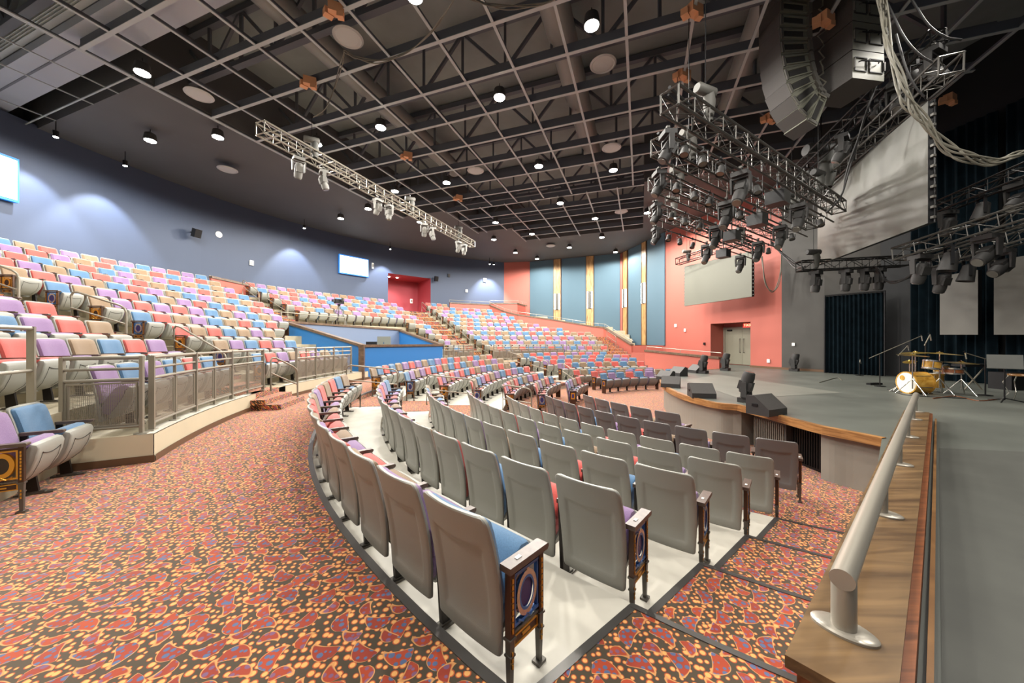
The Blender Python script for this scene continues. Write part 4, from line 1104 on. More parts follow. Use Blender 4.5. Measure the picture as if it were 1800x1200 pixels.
# ------------------------------------------------------------------ parapets and side ramp
def parapet(pts, label, m='redwall', zb=0, th=.15, railh=.22, name='wall_parapet'):
    mb = MB(); cp = MB()
    for a, b in zip(pts, pts[1:]):
        d = Vector((b.x - a.x, b.y - a.y, 0)).normalized(); n = Vector((d.y, -d.x, 0)) * th
        q = [Vector((a.x, a.y, zb)), Vector((b.x, b.y, zb)), Vector((b.x + n.x, b.y + n.y, zb)), Vector((a.x + n.x, a.y + n.y, zb))]
        t = [Vector((q[0].x, q[0].y, a.z)), Vector((q[1].x, q[1].y, b.z)), Vector((q[2].x, q[2].y, b.z)), Vector((q[3].x, q[3].y, a.z))]
        mb.hexa(q + t, m); s = n * .35
        c = [t[0] - s, t[1] - s, t[2] + s, t[3] + s]
        cp.hexa([p - Vector((0, 0, .02)) for p in c] + [p + Vector((0, 0, .09)) for p in c], 'capwood')
    mb.build(name, kind='structure'); cp.build('trim_parapet_cap', kind='structure')
    e = empty('parapet_handrail', pts[0], label=label, cat='handrail', group='thin handrails on the red parapets')
    r = [p - pts[0] + Vector((0, 0, railh + .09)) for p in pts]
    mb = MB(); mb.tube(r, .02, 'railpale', 6); mb.build('rail_bar', e)
    for i, p in enumerate(r[:-1]):
        for t in (0, .5): q = p.lerp(r[i + 1], t); mb = MB(); mb.tube([q, q - Vector((0, 0, railh))], .014, 'railpale', 6); mb.build('post', e)
parapet([D(790, 533, 31.2), D(861, 536.5, 33.0), D(887, 548, 32.3), D(911, 554, 31.8), D(975, 563, 30.9), D(1040, 574, 29.9), D(1063, 576, 29.2), D(1113, 607, 25.2)], 'thin handrail on the long red parapet sloping down to the right of the far seats')
parapet([D(861, 534, 33.6), D(911, 534, 33.3), D(926, 538, 32.4)], 'short thin handrail on the raised red landing in the far corner')
mb = MB()
pp = [D(1113, 607, 25.2), Vector((10.7, 24.9, 1.4))]
q0, q1 = pp; wallquad(mb, q0, q1, 0, 1.42, 'redwall'); mb.build('wall_ramp_end', kind='structure', fix=False)
parapet([D(1137, 617, 22.2), Vector((10.75, 18.05, .82))], 'thin handrail on the low red wall beside the exit doors', zb=-.6, th=.18, railh=.2)
mb = MB(); quadbox(mb, Vector((8.0, 23.6, 0)), Vector((11.2, 22.4, 0)), .1, -.6, .95, 'redwall'); mb.build('wall_ramp_inner', kind='structure')
# stair beside the parapet at the end of the far block
mb = MB()
for i in range(7):
    q = D(1050 + i * 7, 590 + i * 5, 28.3 - i * .65); mb.box((q.x, q.y, q.z / 2 - .1), (1.3, .7, max(.1, q.z)), 'carpet', math.radians(-25))
mb.build('stair_side', kind='structure')
bent(D(1067, 600, 27.5), D(1083, 612, 25.6), 'bent grey handrail on the side stair by the red parapet')
# red parapet at the head of the stairs behind the booth
pa_, pb_ = pol(24.1, angR(368, 24.1)), pol(24.1, angR(433, 24.1))
parapet([Vector((pa_.x, pa_.y, CH + 112 * pa_.y / F)), Vector((pb_.x, pb_.y, CH + 98 * pb_.y / F))], 'thin handrail on the short red parapet above the stairs behind the booth', zb=3.9, railh=.02)

# ------------------------------------------------------------------ lit screens and small devices on the walls
def wallframe(u, v, R=RW - .02):
    a = angR(u, R); p = pol(R, a); z = CH + (600 - v) / F * p.y; return p, z, a
for u0, u1, v0, v1, lb in ((595.5, 644.5, 453, 484, 'lit white projection screen with a blue edge on the far blue wall'), (-42, 20.5, 262, 352, 'lit white screen with a blue edge on the blue wall at the far left')):
    pl, zl, a0_ = wallframe(u0, v0); pr, zr, a1_ = wallframe(u1, v0)
    ctr_ = (pl + pr) / 2; d = (pr - pl); wdt = d.length; d.normalize(); n = Vector((d.y, -d.x, 0))
    zt_ = (CH + (600 - (v0 if u0 > 0 else 283)) / F * pr.y); zb_ = CH + (600 - v1) / F * pr.y
    if u0 > 0: zt_ = CH + (600 - 458) / F * pr.y; zb_ = CH + (600 - 486) / F * pr.y
    e = empty('wall_screen', (ctr_.x, ctr_.y, (zt_ + zb_) / 2), math.atan2(d.y, d.x), lb, 'screen')
    s = -1
    mb = MB(); mb.box((0, s * .12, 0), (wdt + .12, .14, zt_ - zb_ + .16), 'screenblue'); mb.build('screen_frame', e)
    mb = MB(); mb.box((0, s * .20, 0), (wdt, .02, zt_ - zb_), 'screenon'); mb.build('display', e)
def device(u, v, size, m, label, cat, name, R=RW - .05, prof=None):
    p, z, a = wallframe(u, v, R); rz = math.radians(a) + math.pi / 2
    mb = MB(); mb.box((0, 0, 0), size, m); mb.box((0, size[1] * .5 + .01, 0), (size[0] * .6, .03, size[2] * .5), 'lens' if m == 'white' else 'fixture')
    mb.build(name, label=label, cat=cat, loc=(p.x, p.y, z), rz=rz)
device(442, 462, (.2, .1, .28), 'white', 'white wall strobe on the blue wall left of the lit screen', 'wall device', 'wall_strobe')
device(655, 467, (.14, .1, .45), 'white', 'slim white wall light just right of the lit screen', 'wall device', 'wall_light')
device(820, 511, (.22, .1, .25), 'white', 'white wall strobe above the far corner seats', 'wall device', 'wall_strobe')
device(852, 492, (.3, .12, .35), 'white', 'larger white wall strobe near the red corner', 'wall device', 'wall_strobe')
device(789, 484, (.22, .12, .3), 'fixture', 'small dark wall box between the speaker and the far strobe', 'wall device', 'wall_box')
device(723, 529, (.2, .1, .4), 'white', 'white wall device at the crimson doorway floor', 'wall device', 'wall_strobe', R=RW + 1.9)
p, z, a = wallframe(385, 412); mb = MB(); mb.lathe([(.16, -.04), (.17, .0), (.12, .03), (.05, .04)], 'white', 20, (0, 0, 0), Matrix.Rotation(-math.pi / 2, 3, 'X')); mb.build('round_sensor', label='round white sensor high on the blue wall', cat='wall device', loc=(p.x, p.y, z), rz=math.radians(a) + math.pi / 2)
for u, v, lb in ((343, 410, 'small black speaker on a bracket high on the blue wall'), (766, 490, 'black speaker on a bracket right of the crimson doorway')):
    p, z, a = wallframe(u, v, RW - .35); e = empty('wall_speaker', (p.x, p.y, z), math.radians(a) + math.pi / 2, lb, 'speaker', 'bracketed wall speakers')
    mb = MB(); mb.box((0, .1, 0), (.3, .28, .42), 'black', R=Matrix.Rotation(-.3, 3, 'X')); mb.build('cabinet', e); mb = MB(); mb.beam((0, .0, 0), (0, -.35, .1), .04, .04, 'black'); mb.build('bracket', e)
def onred(u, v, A=W3, B=r0): q = onwall(u, A, B); return Vector((q.x, q.y, CH + (600 - v) / F * q.y))
rr_ = math.atan2((W4 - W3).y, (W4 - W3).x)
for u, v, sz, A, B, lb in ((1188.5, 572, (.2, .05, .2), W3, r0, 'pale wall plate on the red wall left of the white one'), (1205, 580, (.15, .05, .2), W3, r0, 'white wall plate on the red wall left of the exit recess'),
                           (1352, 634, (.14, .05, .18), r1, W4, 'white socket plate low on the red wall right of the exit doors'), (1396, 605, (.12, .05, .14), W5[0], W5[1], 'white switch plate on the black wall')):
    q = onred(u, v, A, B); mb = MB(); mb.box((0, 0, 0), sz, 'white'); mb.build('wall_plate', label=lb, cat='wall plate', loc=q + Vector((-.04, -.01, 0)), rz=math.atan2((B - A).y, (B - A).x))
q = onred(1239, 604); mb = MB(); mb.box((0, 0, 0), (.12, .06, .15), 'black'); mb.build('wall_button', label='small black button box beside the exit recess', cat='wall device', loc=q + Vector((-.04, -.01, 0)), rz=rr_)

# ------------------------------------------------------------------ pendants, washers, ceiling speakers
def pend_mesh():
    mb = MB(); mb.lathe([(.18, .0), (.19, .04), (.16, .24), (.06, .3)], 'fixture', 20); a = mb.mesh('lamp_housing', True)
    mb = MB(); mb.lathe([(.165, -.02), (.165, .0)], 'lampon', 20); b = mb.mesh('lamp_lens')
    mb = MB(); mb.tube([(0, 0, .28), (0, 0, .42)], .012, 'black', 6); c = mb.mesh('hanger'); return a, b, c
pm = pend_mesh()
def lampname(u, v): return 'lit round downlight hanging from the ceiling grid'
for i, p in enumerate(LAMP_POS):
    u, v = LAMPS[i]; row_ = 'lit round downlight hanging from the dark grid ceiling'
    e = empty('ceiling_downlight', p, 0, None, 'ceiling light', 'lit downlights under the ceiling grid')
    if v < 150: w = {250: 'above the left truss end, near the pale duct', 1040: 'biggest and brightest, left of the speaker array', 729: 'cut by the top edge beside the loose cable'}.get(u, 'near the top edge')
    else:
        # position by rank along and across the ceiling
        w = '%s from the far end, %s from the blue wall side' % (ORD[sorted([q[1] for q in LAMPS], reverse=True).index(v)], ORD[sorted([q[0] for q in LAMPS]).index(u)])
    e['label'] = 'lit downlight, ' + w
    link('lamp_housing', pm[0], e); link('lamp_lens', pm[1], e); link('hanger', pm[2], e)
for i, (p, a) in enumerate(WASH_POS):
    e = empty('wall_washer', p, math.radians(a) + math.pi / 2, None, 'wall washer', 'small lit washers along the blue wall')
    e['label'] = 'small lit wall washer on the soffit edge, %s along the blue wall' % ORD[sorted([q[1] for q in WASH_POS], reverse=True).index(a)]
    mb = MB(); mb.lathe([(.07, .02), (.08, .22), (.05, .24)], 'black', 14); mb.tube([(0, 0, .24), (0, 0, .62)], .015, 'black', 6); mb.build('housing', e)
    mb = MB(); mb.lathe([(.065, .0), (.065, .02)], 'lampon', 14); mb.build('lens', e)
    tgt = pol(RW, a, 5.6); q = p - Vector((0, 0, .08)); add_light('SPOT', 'wall_wash_light', q, 2000, (.88, .92, 1), .06, aim(q, pol(RW - .2, a, 5.0)), 74, .45)
for i, (u, v, z, lb) in enumerate(((350, 167, 9.5, 'above the left truss'), (400, 298, 9.3, 'below the soffit near the blue wall'), (612, 66, 9.7, 'beside the upper taped beam joint'), (836, 300, 9.5, 'between two downlights in mid ceiling'), (1075, 260, 9.5, 'above the paired downlights at right'), (1092, 372, 9.5, 'small one toward the far right of the grid'), (1060, 113, 9.8, 'faint, just under the brightest downlight'), (968, 432, 9.4, 'at the far edge under the soffit'))):
    p = P(u, v, z); mb = MB(); mb.lathe([(.36, .03), (.38, .0), (.33, -.03), (.30, -.01), (.24, -.02)], 'diffwhite', 28); mb.build('ceiling_speaker', label='round grey ceiling speaker ' + lb, cat='ceiling speaker', group='round ceiling speakers', loc=p)

# ------------------------------------------------------------------ trusses and stage lights
def truss_mesh(L, w, m, bay=.5, name='truss'):
    mb = MB(); h = w / 2; r = .028
    C_ = [(-h, -h), (h, -h), (h, h), (-h, h)]
    for x, z in C_: mb.tube([(x, 0, z), (x, L, z)], r, m, 6)
    n = max(1, round(L / bay)); b = L / n
    for f in range(4):
        (x0, z0), (x1, z1) = C_[f], C_[(f + 1) % 4]
        for i in range(n):
            y = i * b; mb.tube([(x0, y, z0), (x1, y, z1)], .011, m, 4, False)
            a_, c_ = ((x0, y, z0), (x1, y + b, z1)) if i % 2 == 0 else ((x1, y, z1), (x0, y + b, z0)); mb.tube([a_, c_], .011, m, 4, False)
        mb.tube([(x0, L, z0), (x1, L, z1)], .02, m, 4, False); mb.tube([(x0, 0, z0), (x1, 0, z1)], .02, m, 4, False)
    return mb
def truss(a, b, w, m, label, pipe=False, group='box lighting trusses'):
    a, b = Vector(a), Vector(b); d = b - a; L = d.length; R = frame(d)
    e = empty('lighting_truss', a, label=label, cat='truss', group=group); e.rotation_euler = R.to_euler()
    mb = truss_mesh(L, w, m); mb.build('truss_frame', e)
    if pipe:
        mb = MB(); mb.tube([(-w * .3, .1, -w / 2 - .28), (-w * .3, L - .1, -w / 2 - .28)], .024, m, 6)
        for t in (.08, .35, .65, .92): mb.tube([(-w * .3, L * t, -w / 2 - .28), (-w * .3, L * t, -w / 2)], .015, m, 5)
        mb.build('lamp_bar', e)
    return a, d, R, w
def head_mesh(m, lens='lens'):
    mb = MB(); mb.lathe([(.06, .24), (.10, .22), (.125, .12), (.12, 0), (.13, -.14), (.115, -.26), (.10, -.27)], m, 14); mb.box((0, 0, .05), (.20, .27, .2), m)
    a = mb.mesh('lamp_head', True); mb = MB(); mb.lathe([(.092, -.285), (.092, -.268)], lens, 16); return a, mb.mesh('lens')
HEADS = {m: head_mesh(m) for m in ('fixture', 'fixpale')}
def yoke_mesh(m):
    mb = MB(); mb.box((0, 0, -.05), (.34, .28, .10), m); a = mb.mesh('base')
    mb = MB(); mb.box((0, 0, -.12), (.40, .10, .05), m)
    for s in (-1, 1): mb.hexa([Vector(q) for q in ((s * .17, -.05, -.46), (s * .20, -.05, -.46), (s * .20, .05, -.46), (s * .17, .05, -.46), (s * .17, -.06, -.12), (s * .215, -.06, -.12), (s * .215, .06, -.12), (s * .17, .06, -.12))], m)
    b = mb.mesh('yoke'); mb = MB(); mb.box((0, 0, .05), (.05, .05, .12), 'black'); mb.box((0, 0, .12), (.07, .07, .05), 'fixpale'); return a, b, mb.mesh('clamp')
YOKES = {m: yoke_mesh(m) for m in ('fixture', 'fixpale')}
def moving_head(p, label, tilt_=.6, pan=0, m='fixture', scale=1.0, up_=False, group='moving head lights hanging in the rig', long=1):
    e = empty('moving_head_light', p, pan, label, 'stage light', group)
    e.scale = (scale,) * 3
    if up_: e.rotation_euler = (math.pi, 0, pan)
    link('base', YOKES[m][0], e); link('yoke', YOKES[m][1], e)
    if not up_: link('clamp', YOKES[m][2], e)
    h = link('lamp_head', HEADS[m][0], e, loc=(0, 0, -.42)); h.rotation_euler = (tilt_, 0, 0); h.scale = (1, 1, long)
    link('lens', HEADS[m][1], h)
    return e
def par_meshes():
    mb = MB(); mb.lathe([(.04, .17), (.075, .14), (.09, .0), (.105, -.12), (.098, -.12), (.085, -.02)], 'fixture', 14); a = mb.mesh('can', True)
    mb = MB(); mb.lathe([(.088, -.085), (.088, -.07)], 'lens', 14); b = mb.mesh('lens')
    mb = MB()
    for s in (-1, 1): mb.box((s * .115, 0, -.13), (.012, .035, .28), 'black')
    mb.box((0, 0, 0), (.24, .035, .014), 'black'); mb.box((0, 0, .06), (.05, .05, .10), 'black'); return a, b, mb.mesh('yoke')
PARS = par_meshes()
def par(p, label, tilt_=.5, pan=0, scale=1.0, group='par cans hanging in the rig'):
    e = empty('par_light', p, pan, label, 'stage light', group); e.scale = (scale,) * 3
    link('yoke', PARS[2], e); h = link('can', PARS[0], e, loc=(0, 0, -.24)); h.rotation_euler = (tilt_, 0, 0); link('lens', PARS[1], h); return e
def hoist(p, label, top=None, rz=0, m='fixpale', bag='bag'):
    e = empty('chain_hoist', p, rz, label, 'hoist', 'chain hoists with bags')
    mb = MB(); mb.lathe([(.10, -.3), (.13, -.26), (.13, .26), (.10, .3)], m, 14, (0, 0, 0), Matrix.Rotation(math.pi / 2, 3, 'Y')); mb.build('motor', e, True)
    mb = MB(); n = 8
    ringz = [(0.0, .13), (-.25, .16), (-.5, .14), (-.72, .10)]
    rg = []
    for z, r in ringz:
        k = len(mb.v); rg.append(k)
        for j in range(12): t = 2 * math.pi * j / 12; q = r * (1 + .12 * math.sin(3 * t + z * 9)); mb.v.append((.12 + q * math.cos(t), q * .8 * math.sin(t), z))
    for a, b in zip(rg, rg[1:]):
        for j in range(12): mb.face((a + j, a + (j + 1) % 12, b + (j + 1) % 12, b + j), bag)
    mb.build('chain_bag', e, True)
    e.scale = (.8, .8, .8) if m != 'trusspale' else (1, 1, 1)
    mb = MB(); mb.tube([(0, 0, .1), (0, 0, ((top or 9.5) - p.z) / .8)], .012, 'black', 5); mb.tube([(0, 0, -.1), (0, 0, -.55)], .012, 'black', 5); mb.build('chain', e)
    return e
def tfor(u, a, d):   # parameter where the truss line passes column u
    k = (u - 900) / F; return min(.985, max(.012, (k * a.y - a.x) / (d.x - k * d.y)))
# front-of-house truss on the left
TA, TB = Vector((-7.45, 10.4, 8.02)), Vector((-2.6, 23.2, 8.1))
a, d, R, w = truss(TA, TB, .36, 'trusspale', 'long pale box truss hanging over the seats at left, parallel to the ceiling beams', pipe=False)
for i, (u, k, tl, pan, lb) in enumerate(((525, 'm', .4, .8, 'nearest'), (569, 'm', -.3, 2.2, 'second'), (664, 'm', .5, 1.2, 'third'), (684, 'm', .2, 2.8, 'fourth'), (746, 'm', .5, .4, 'fifth'), (760, 'm', -.3, 2.0, 'sixth'), (806, 'm', .4, 1.0, 'seventh'), (816, 'm', .2, 2.5, 'eighth'))):
    t = tfor(u, a, d); p = a + d * t - Vector((0, 0, .30)); moving_head(p, '%s moving head light under the long pale truss, from its near end' % lb, tl, pan, 'fixpale', .95, group='moving heads under the pale truss')
for i, (u, uo, vo) in enumerate(((548, 540, 148), (721, 717, 272), (806, 806, 346))):
    t = tfor(u, a, d); p = a + d * t + Vector((0, 0, .55)); hoist(p, '%s chain hoist on top of the long pale truss' % ('near', 'middle', 'far')[i], rz=.5)
# angled stage trusses
TR = [((2.80, 6.25, 6.0), (10.5, 11.3, 6.0)), ((3.2, 7.7, 6.0), (11.0, 12.9, 6.0)), ((3.84, 9.5, 6.0), (11.0, 14.4, 6.0)), ((4.67, 11.55, 6.0), (11.4, 16.4, 6.0))]
NMT = ['nearest', 'second', 'third', 'farthest']
FX = [[(1172, 'w'), (1212, 'p'), (1244, 'p'), (1276, 'p'), (1311, 'm'), (1340, 'p'), (1375, 'b'), (1412, 'm'), (1450, 'p')],
      [(1166, 'w'), (1196, 'p'), (1228, 'p'), (1254, 'p'), (1284, 'm'), (1308, 'p'), (1338, 'b'), (1378, 'm'), (1398, 'p')],
      [(1160, 'w'), (1186, 'p'), (1210, 'p'), (1236, 'p'), (1264, 'm'), (1292, 'b'), (1338, 'm'), (1356, 'p')],
      [(1158, 'w'), (1180, 'p'), (1200, 'p'), (1222, 'p'), (1247, 'm'), (1276, 'b'), (1306, 'm')]]
for i, (A_, B_) in enumerate(TR):
    a, d, R, w = truss(A_, B_, .34, 'truss', '%s of the four dark angled trusses crossing above the stage edge' % NMT[i], pipe=True, group='angled stage trusses')
    side = R @ Vector((-w * .3, 0, 0))
    npar = 0; nm = 0
    for j, (u, k) in enumerate(FX[i]):
        t = tfor(u, a, d); p = a + d * t + side + Vector((0, 0, -.20 - .30))
        where = '%s along the %s angled truss' % (ORD[j], NMT[i])
        if k == 'p': par(p, 'small par can light, ' + where, .45, 2.2 + .3 * (j % 3), .85)
        elif k == 'm': moving_head(p, 'long dark moving head tilted down, ' + where, -.62, -.9, 'fixture', .98, long=1.5)
        elif k == 'w': moving_head(p, 'grey moving head at the near end, ' + where, .5, 1.6, 'fixture', .8)
        else:
            mb = MB(); mb.box((0, 0, -.15), (.42, .42, .32), 'black'); mb.lathe([(.14, .02), (.16, .06)], 'lens', 16); mb.tube([(0, 0, .05), (0, 0, .5)], .02, 'black', 6); mb.build('strobe_light', label='square black strobe light, ' + where, cat='stage light', group='square strobes', loc=p, rz=.6)
    t0 = .10
    for q, tt in enumerate((.13, .8)):
        p = a + d * tt + Vector((0, 0, .62)); hoist(p, 'chain hoist over the %s angled truss, %s end' % (NMT[i], ('near', 'far')[q]), rz=.4, bag='fixpale' if q == 0 else 'bag', m='fixpale' if q == 0 else 'fixture')
    # cable bundle along the top
    mb = MB(); n = 14; L_ = []
    for s in range(n + 1):
        tt = s / n; L_.append(a + d * tt + Vector((0, 0, .22 + .05 * math.sin(s * 2.1 + i))) + side * math.sin(s * 1.3))
    mb.tube(L_, .03, 'cablek', 6); mb.tube([q + Vector((0, .05, -.1 - .03 * math.sin(k_))) for k_, q in enumerate(L_)], .02, 'cablek', 6)
    mb.build('cable_bundle', label='black cable bundle running along the %s angled truss' % NMT[i], cat='cable', group='cables on the angled trusses')
# small wall truss with the side screen
sA, sB = D(1191, 460, 21.4), D(1318, 419, 17.6)
truss(sA, sB, .36, 'trussb', 'thin dark truss above the grey screen on the red wall')
hoist(D(1207, 442, 20.9), 'chain hoist on the thin truss above the red wall screen', m='fixpale')
def led(tl, bl, br, tr_, m, label, th=.12, frame_=True, cat='screen', group=None, cells=None, front=None):
    mb = MB(); n = (br - bl).cross(tl - bl).normalized()
    if n.dot(Vector((0, 0, 1.7)) - bl) < 0: n = -n
    e = empty('hanging_screen', bl, label=label, cat=cat, group=group); o = bl
    q = [p - o for p in (bl, br, tr_, tl)]
    mb.hexa([q[0] - n * th, q[1] - n * th, q[2] - n * th, q[3] - n * th] + q, 'black', {1: m}); mb.build('display', e)
    if frame_:
        for k_, (x, y) in enumerate(((q[1], q[2]), (q[0], q[3]))):
            mb = MB(); ou = ((q[1] - q[0]).normalized()) * (.05 if k_ == 0 else -.05)
            for s in range(12):
                pz = x.lerp(y, (s + .5) / 12) + ou; mb.box(pz - n * .06, (.06, .06, .05), 'fixpale')
            mb.beam(x + ou * .6 - n * .1, y + ou * .6 - n * .1, .03, .03, 'black'); mb.build('side_bracket', e)
    return e
led(D(1203, 468, 21.4), D(1203, 538, 21.4), D(1321.5, 521, 17.6), D(1321.5, 441, 17.6), 'frontscreen', 'large flat grey screen hanging in front of the red wall', frame_=True)
# the tall screen over the stage
sl, sr = (12.2, 14.0), (9.0, 7.6)
led(D(1437, 345, 14.0), D(1437, 466, 14.0), D(1631, 392, 7.64), D(1631, 178, 7.64), 'led', 'huge grey screen hanging over the stage, its near edge far taller in view')
ta, tb = D(1437, 333, 14.0), D(1672, 112, 7.0)
truss(D(1405, 352, 14.6), tb, .36, 'truss', 'dark truss along the top of the huge hanging screen')
truss(D(1330, 372, 15.0), D(1650, 62, 7.6), .3, 'trussb', 'black truss behind and above the huge hanging screen')
a, d, R, w = truss(D(1404, 468, 13.0), D(1590, 459, 12.5), .34, 'trussb', 'low black truss under the huge hanging screen')
for i, (u, lb) in enumerate(((1434, 'left'), (1487, 'middle'), (1520, 'right'), (1545, 'rightmost'))):
    moving_head(a + d * tfor(u, a, d) - Vector((0, 0, .22)), '%s black moving head under the low black truss' % lb, .1, .5, 'fixture', 1.1)
hoist(D(1430, 443, 12.8), 'chain hoist on the low black truss beside the huge screen', m='fixture')
for i, (u0, v0, y0, u1, v1, y1, lb) in enumerate(((1578, 447, 10, 1830, 366, 7.4, 'lower left'), (1628, 466, 11, 1830, 402, 8.6, 'lowest'), (1634, 372, 11.5, 1830, 290, 8.5, 'upper'))):
    a, d, R, w = truss(D(u0, v0, y0), D(u1, v1, y1), .34, 'truss' if i < 2 else 'trussb', '%s of the dark trusses over the drum kit' % lb, group='trusses over the drums')
    for j, uu in enumerate(((1618, 1668, 1735), (1655, 1700, 1760), (1665, 1725, 1790))[i]):
        lab = '%s on the %s truss over the drums' % (ORD[j], lb)
        if j % 2 == 0: moving_head(a + d * tfor(uu, a, d) - Vector((0, 0, .22)), 'black moving head, ' + lab, .3 + .3 * j, .8 * j, 'fixture', 1.1)
        else: par(a + d * tfor(uu, a, d) - Vector((0, 0, .22)), 'round multi-lens light, ' + lab, .2, 1.0, 1.7)
led(D(1652, 486, 12.2), D(1652, 588, 12.2), D(1719, 588, 11.2), D(1719, 474, 11.2), 'leddark', 'narrow dark grey screen hanging behind the drum kit', frame_=False, group='hanging back screens')
led(D(1747, 458, 10.9), D(1747, 588, 10.9), D(1860, 588, 9.8), D(1860, 440, 9.8), 'leddark', 'dark grey hanging screen cut by the right edge', frame_=False, group='hanging back screens')
hoist(D(1443, 264, 11.6), 'large dark cylindrical hoist with a black bag left of the huge screen', m='fixture').scale = (1.7, 1.7, 1.7)
a = D(1330, 372, 15.0); d = D(1650, 62, 7.6) - a
for j, uu in enumerate((1420, 1480, 1540, 1580, 1612, 1640)):
    (moving_head if j % 2 else par)(a + d * tfor(uu, a, d) - Vector((0, 0, .2)), 'dark stage light high behind the huge screen, %s from its far end' % ORD[j], .5, .7 * j, scale=1.1, group='lights behind the huge screen')
for j, (u0, v0, u1, v1, y) in enumerate(((1560, 5, 1640, 110, 7.2), (1600, -5, 1690, 70, 7.0), (1575, 60, 1625, 170, 7.4))):
    mb = MB(); c0, c1 = D(u0, v0, y), D(u1, v1, y); mb.tube(smooth([c0, c0.lerp(c1, .35) - Vector((0, 0, .25)), c0.lerp(c1, .7) - Vector((0, 0, .2)), c1], 6), .02, 'cablek', 6)
    mb.build('hanging_cable', label='black cable loop in the dark rig above the huge screen, %s one' % ('left', 'right', 'lower')[j], cat='cable', group='cables in the dark rig')
# orange tape on beam joints
for i, (u, v, z, lb) in enumerate(((591, 17, 9.45, 'above the loose cable at the top'), (545, 144, 9.4, 'over the left truss, with a chain'), (717, 273, 9.4, 'over the middle of the left truss'), (807, 347, 9.4, 'over the far end of the left truss'), (1221, 18, 9.45, 'at the top edge left of the speaker array'), (1202, 131, 9.45, 'over the near angled truss'), (1353, 207, 9.45, 'beside the speaker array bottom'), (1452, 33, 9.4, 'between the two speaker columns'), (1670, 173, 9.4, 'dim, over the huge screen'))):
    p = P(u, v, z); s = p.y / 10; mb = MB()
    mb.box((0, 0, 0), (.34, .2, .22), 'tape', .4); mb.box((-.2, .03, -.05), (.2, .16, .16), 'tape', .8); mb.box((.1, 0, -.14), (.14, .14, .12), 'tape', .2)
    mb.build('taped_joint', label='orange taped wrap on a ceiling beam ' + lb, cat='tape wrap', group='orange taped beam wraps', loc=p)

# ------------------------------------------------------------------ line arrays
def array_box(name, par_, W_, Hh, Dp, m1, m2, loc, ang_, wedge=.12):
    # box local: x = forward (grille at +x), y = width away from the viewer, z = up; hinge at the back
    mb = MB(); h = Hh / 2; hb = h * (1 - wedge * 2)
    pts = [(-Dp, 0, -hb), (0, 0, -h), (0, W_, -h), (-Dp, W_, -hb), (-Dp, 0, hb), (0, 0, h), (0, W_, h), (-Dp, W_, hb)]
    mb.hexa([Vector(p) for p in pts], m1, {3: m2})
    g = .018
    mb.box((-Dp * .5, .012, h * .55), (Dp * .8, .03, .03), m1); mb.box((-Dp * .5, .012, -h * .55), (Dp * .8, .03, .03), m1)
    mb.box((-Dp * .45, .004, 0), (Dp * .62, .02, h * .75), 'fixture'); mb.box((-Dp * .95, .03, 0), (.09, .07, h * 1.4), 'fixpale'); mb.box((-.04, .012, 0), (.05, .04, h * 1.5), 'fixpale')
    o = mb.build(name, par_); o.location = loc; o.rotation_euler = (0, ang_, 0); return o
W_ = .62; Hh = .335; Dp = .80
e = empty('line_array', (6.72, 8.5, 9.7), math.radians(180 + 6), 'curved column of stacked black speaker boxes, bending inward at the bottom', 'speaker array')
# local frame: +x faces the audience (turned 180 deg), so the column curves back towards -x at the bottom
x, z, th = .0, .75, 0.0
x = 0.26; angs = [.0, .0, .02, .04, .07, .10, .14, .18, .23, .29, .36, .44]
ys = 0
th = -.02
for i, da in enumerate(angs):
    th += da * .62
    box = array_box('speaker_box', e, -W_, Hh * .97, Dp, 'boxside', 'grille', (x, 0, z), th)
    # step down along the front face
    x -= math.sin(th + .0) * Hh; z -= math.cos(th) * Hh
mb = MB(); pts = []
for i in range(24): t = i / 23; pts.append((-.80 + .10 * math.sin(i * 2.4), .05 + .03 * math.cos(i * 1.9), .8 - t * 2.9 ))
mb.tube(pts, .018, 'cable', 6); mb.build('signal_cable', e)
e2 = empty('speaker_stack', (8.24, 8.1, 7.75), math.radians(8), 'straight column of big black speaker cabinets beside the curved array', 'speaker array')
for i in range(4):
    mb = MB(); z0 = i * .66; Wd = .86
    mb.box((0, .5, z0 + .32), (Wd, .95, .64), 'boxside', sides={0: 'grille', 5: 'grille'})
    for (x0, x1) in ((-.38, -.06), (.02, .38)):
        mb.box(((x0 + x1) / 2, .018, z0 + .47), (x1 - x0, .03, .02), 'fixture'); mb.box(((x0 + x1) / 2, .018, z0 + .17), (x1 - x0, .03, .02), 'fixture')
        mb.box((x0, .018, z0 + .32), (.02, .03, .3), 'fixture'); mb.box((x1, .018, z0 + .32), (.02, .03, .3), 'fixture')
    mb.tube([(-.3, .0, z0 + .36), (-.27, -.05, z0 + .35), (.2, -.05, z0 + .38), (.24, 0, z0 + .38)], .014, 'black', 6)
    for q in (-.4, 0, .4): mb.box((q, .01, z0 + .32), (.03, .05, .2), 'fixpale')
    mb.build('speaker_box', e2)
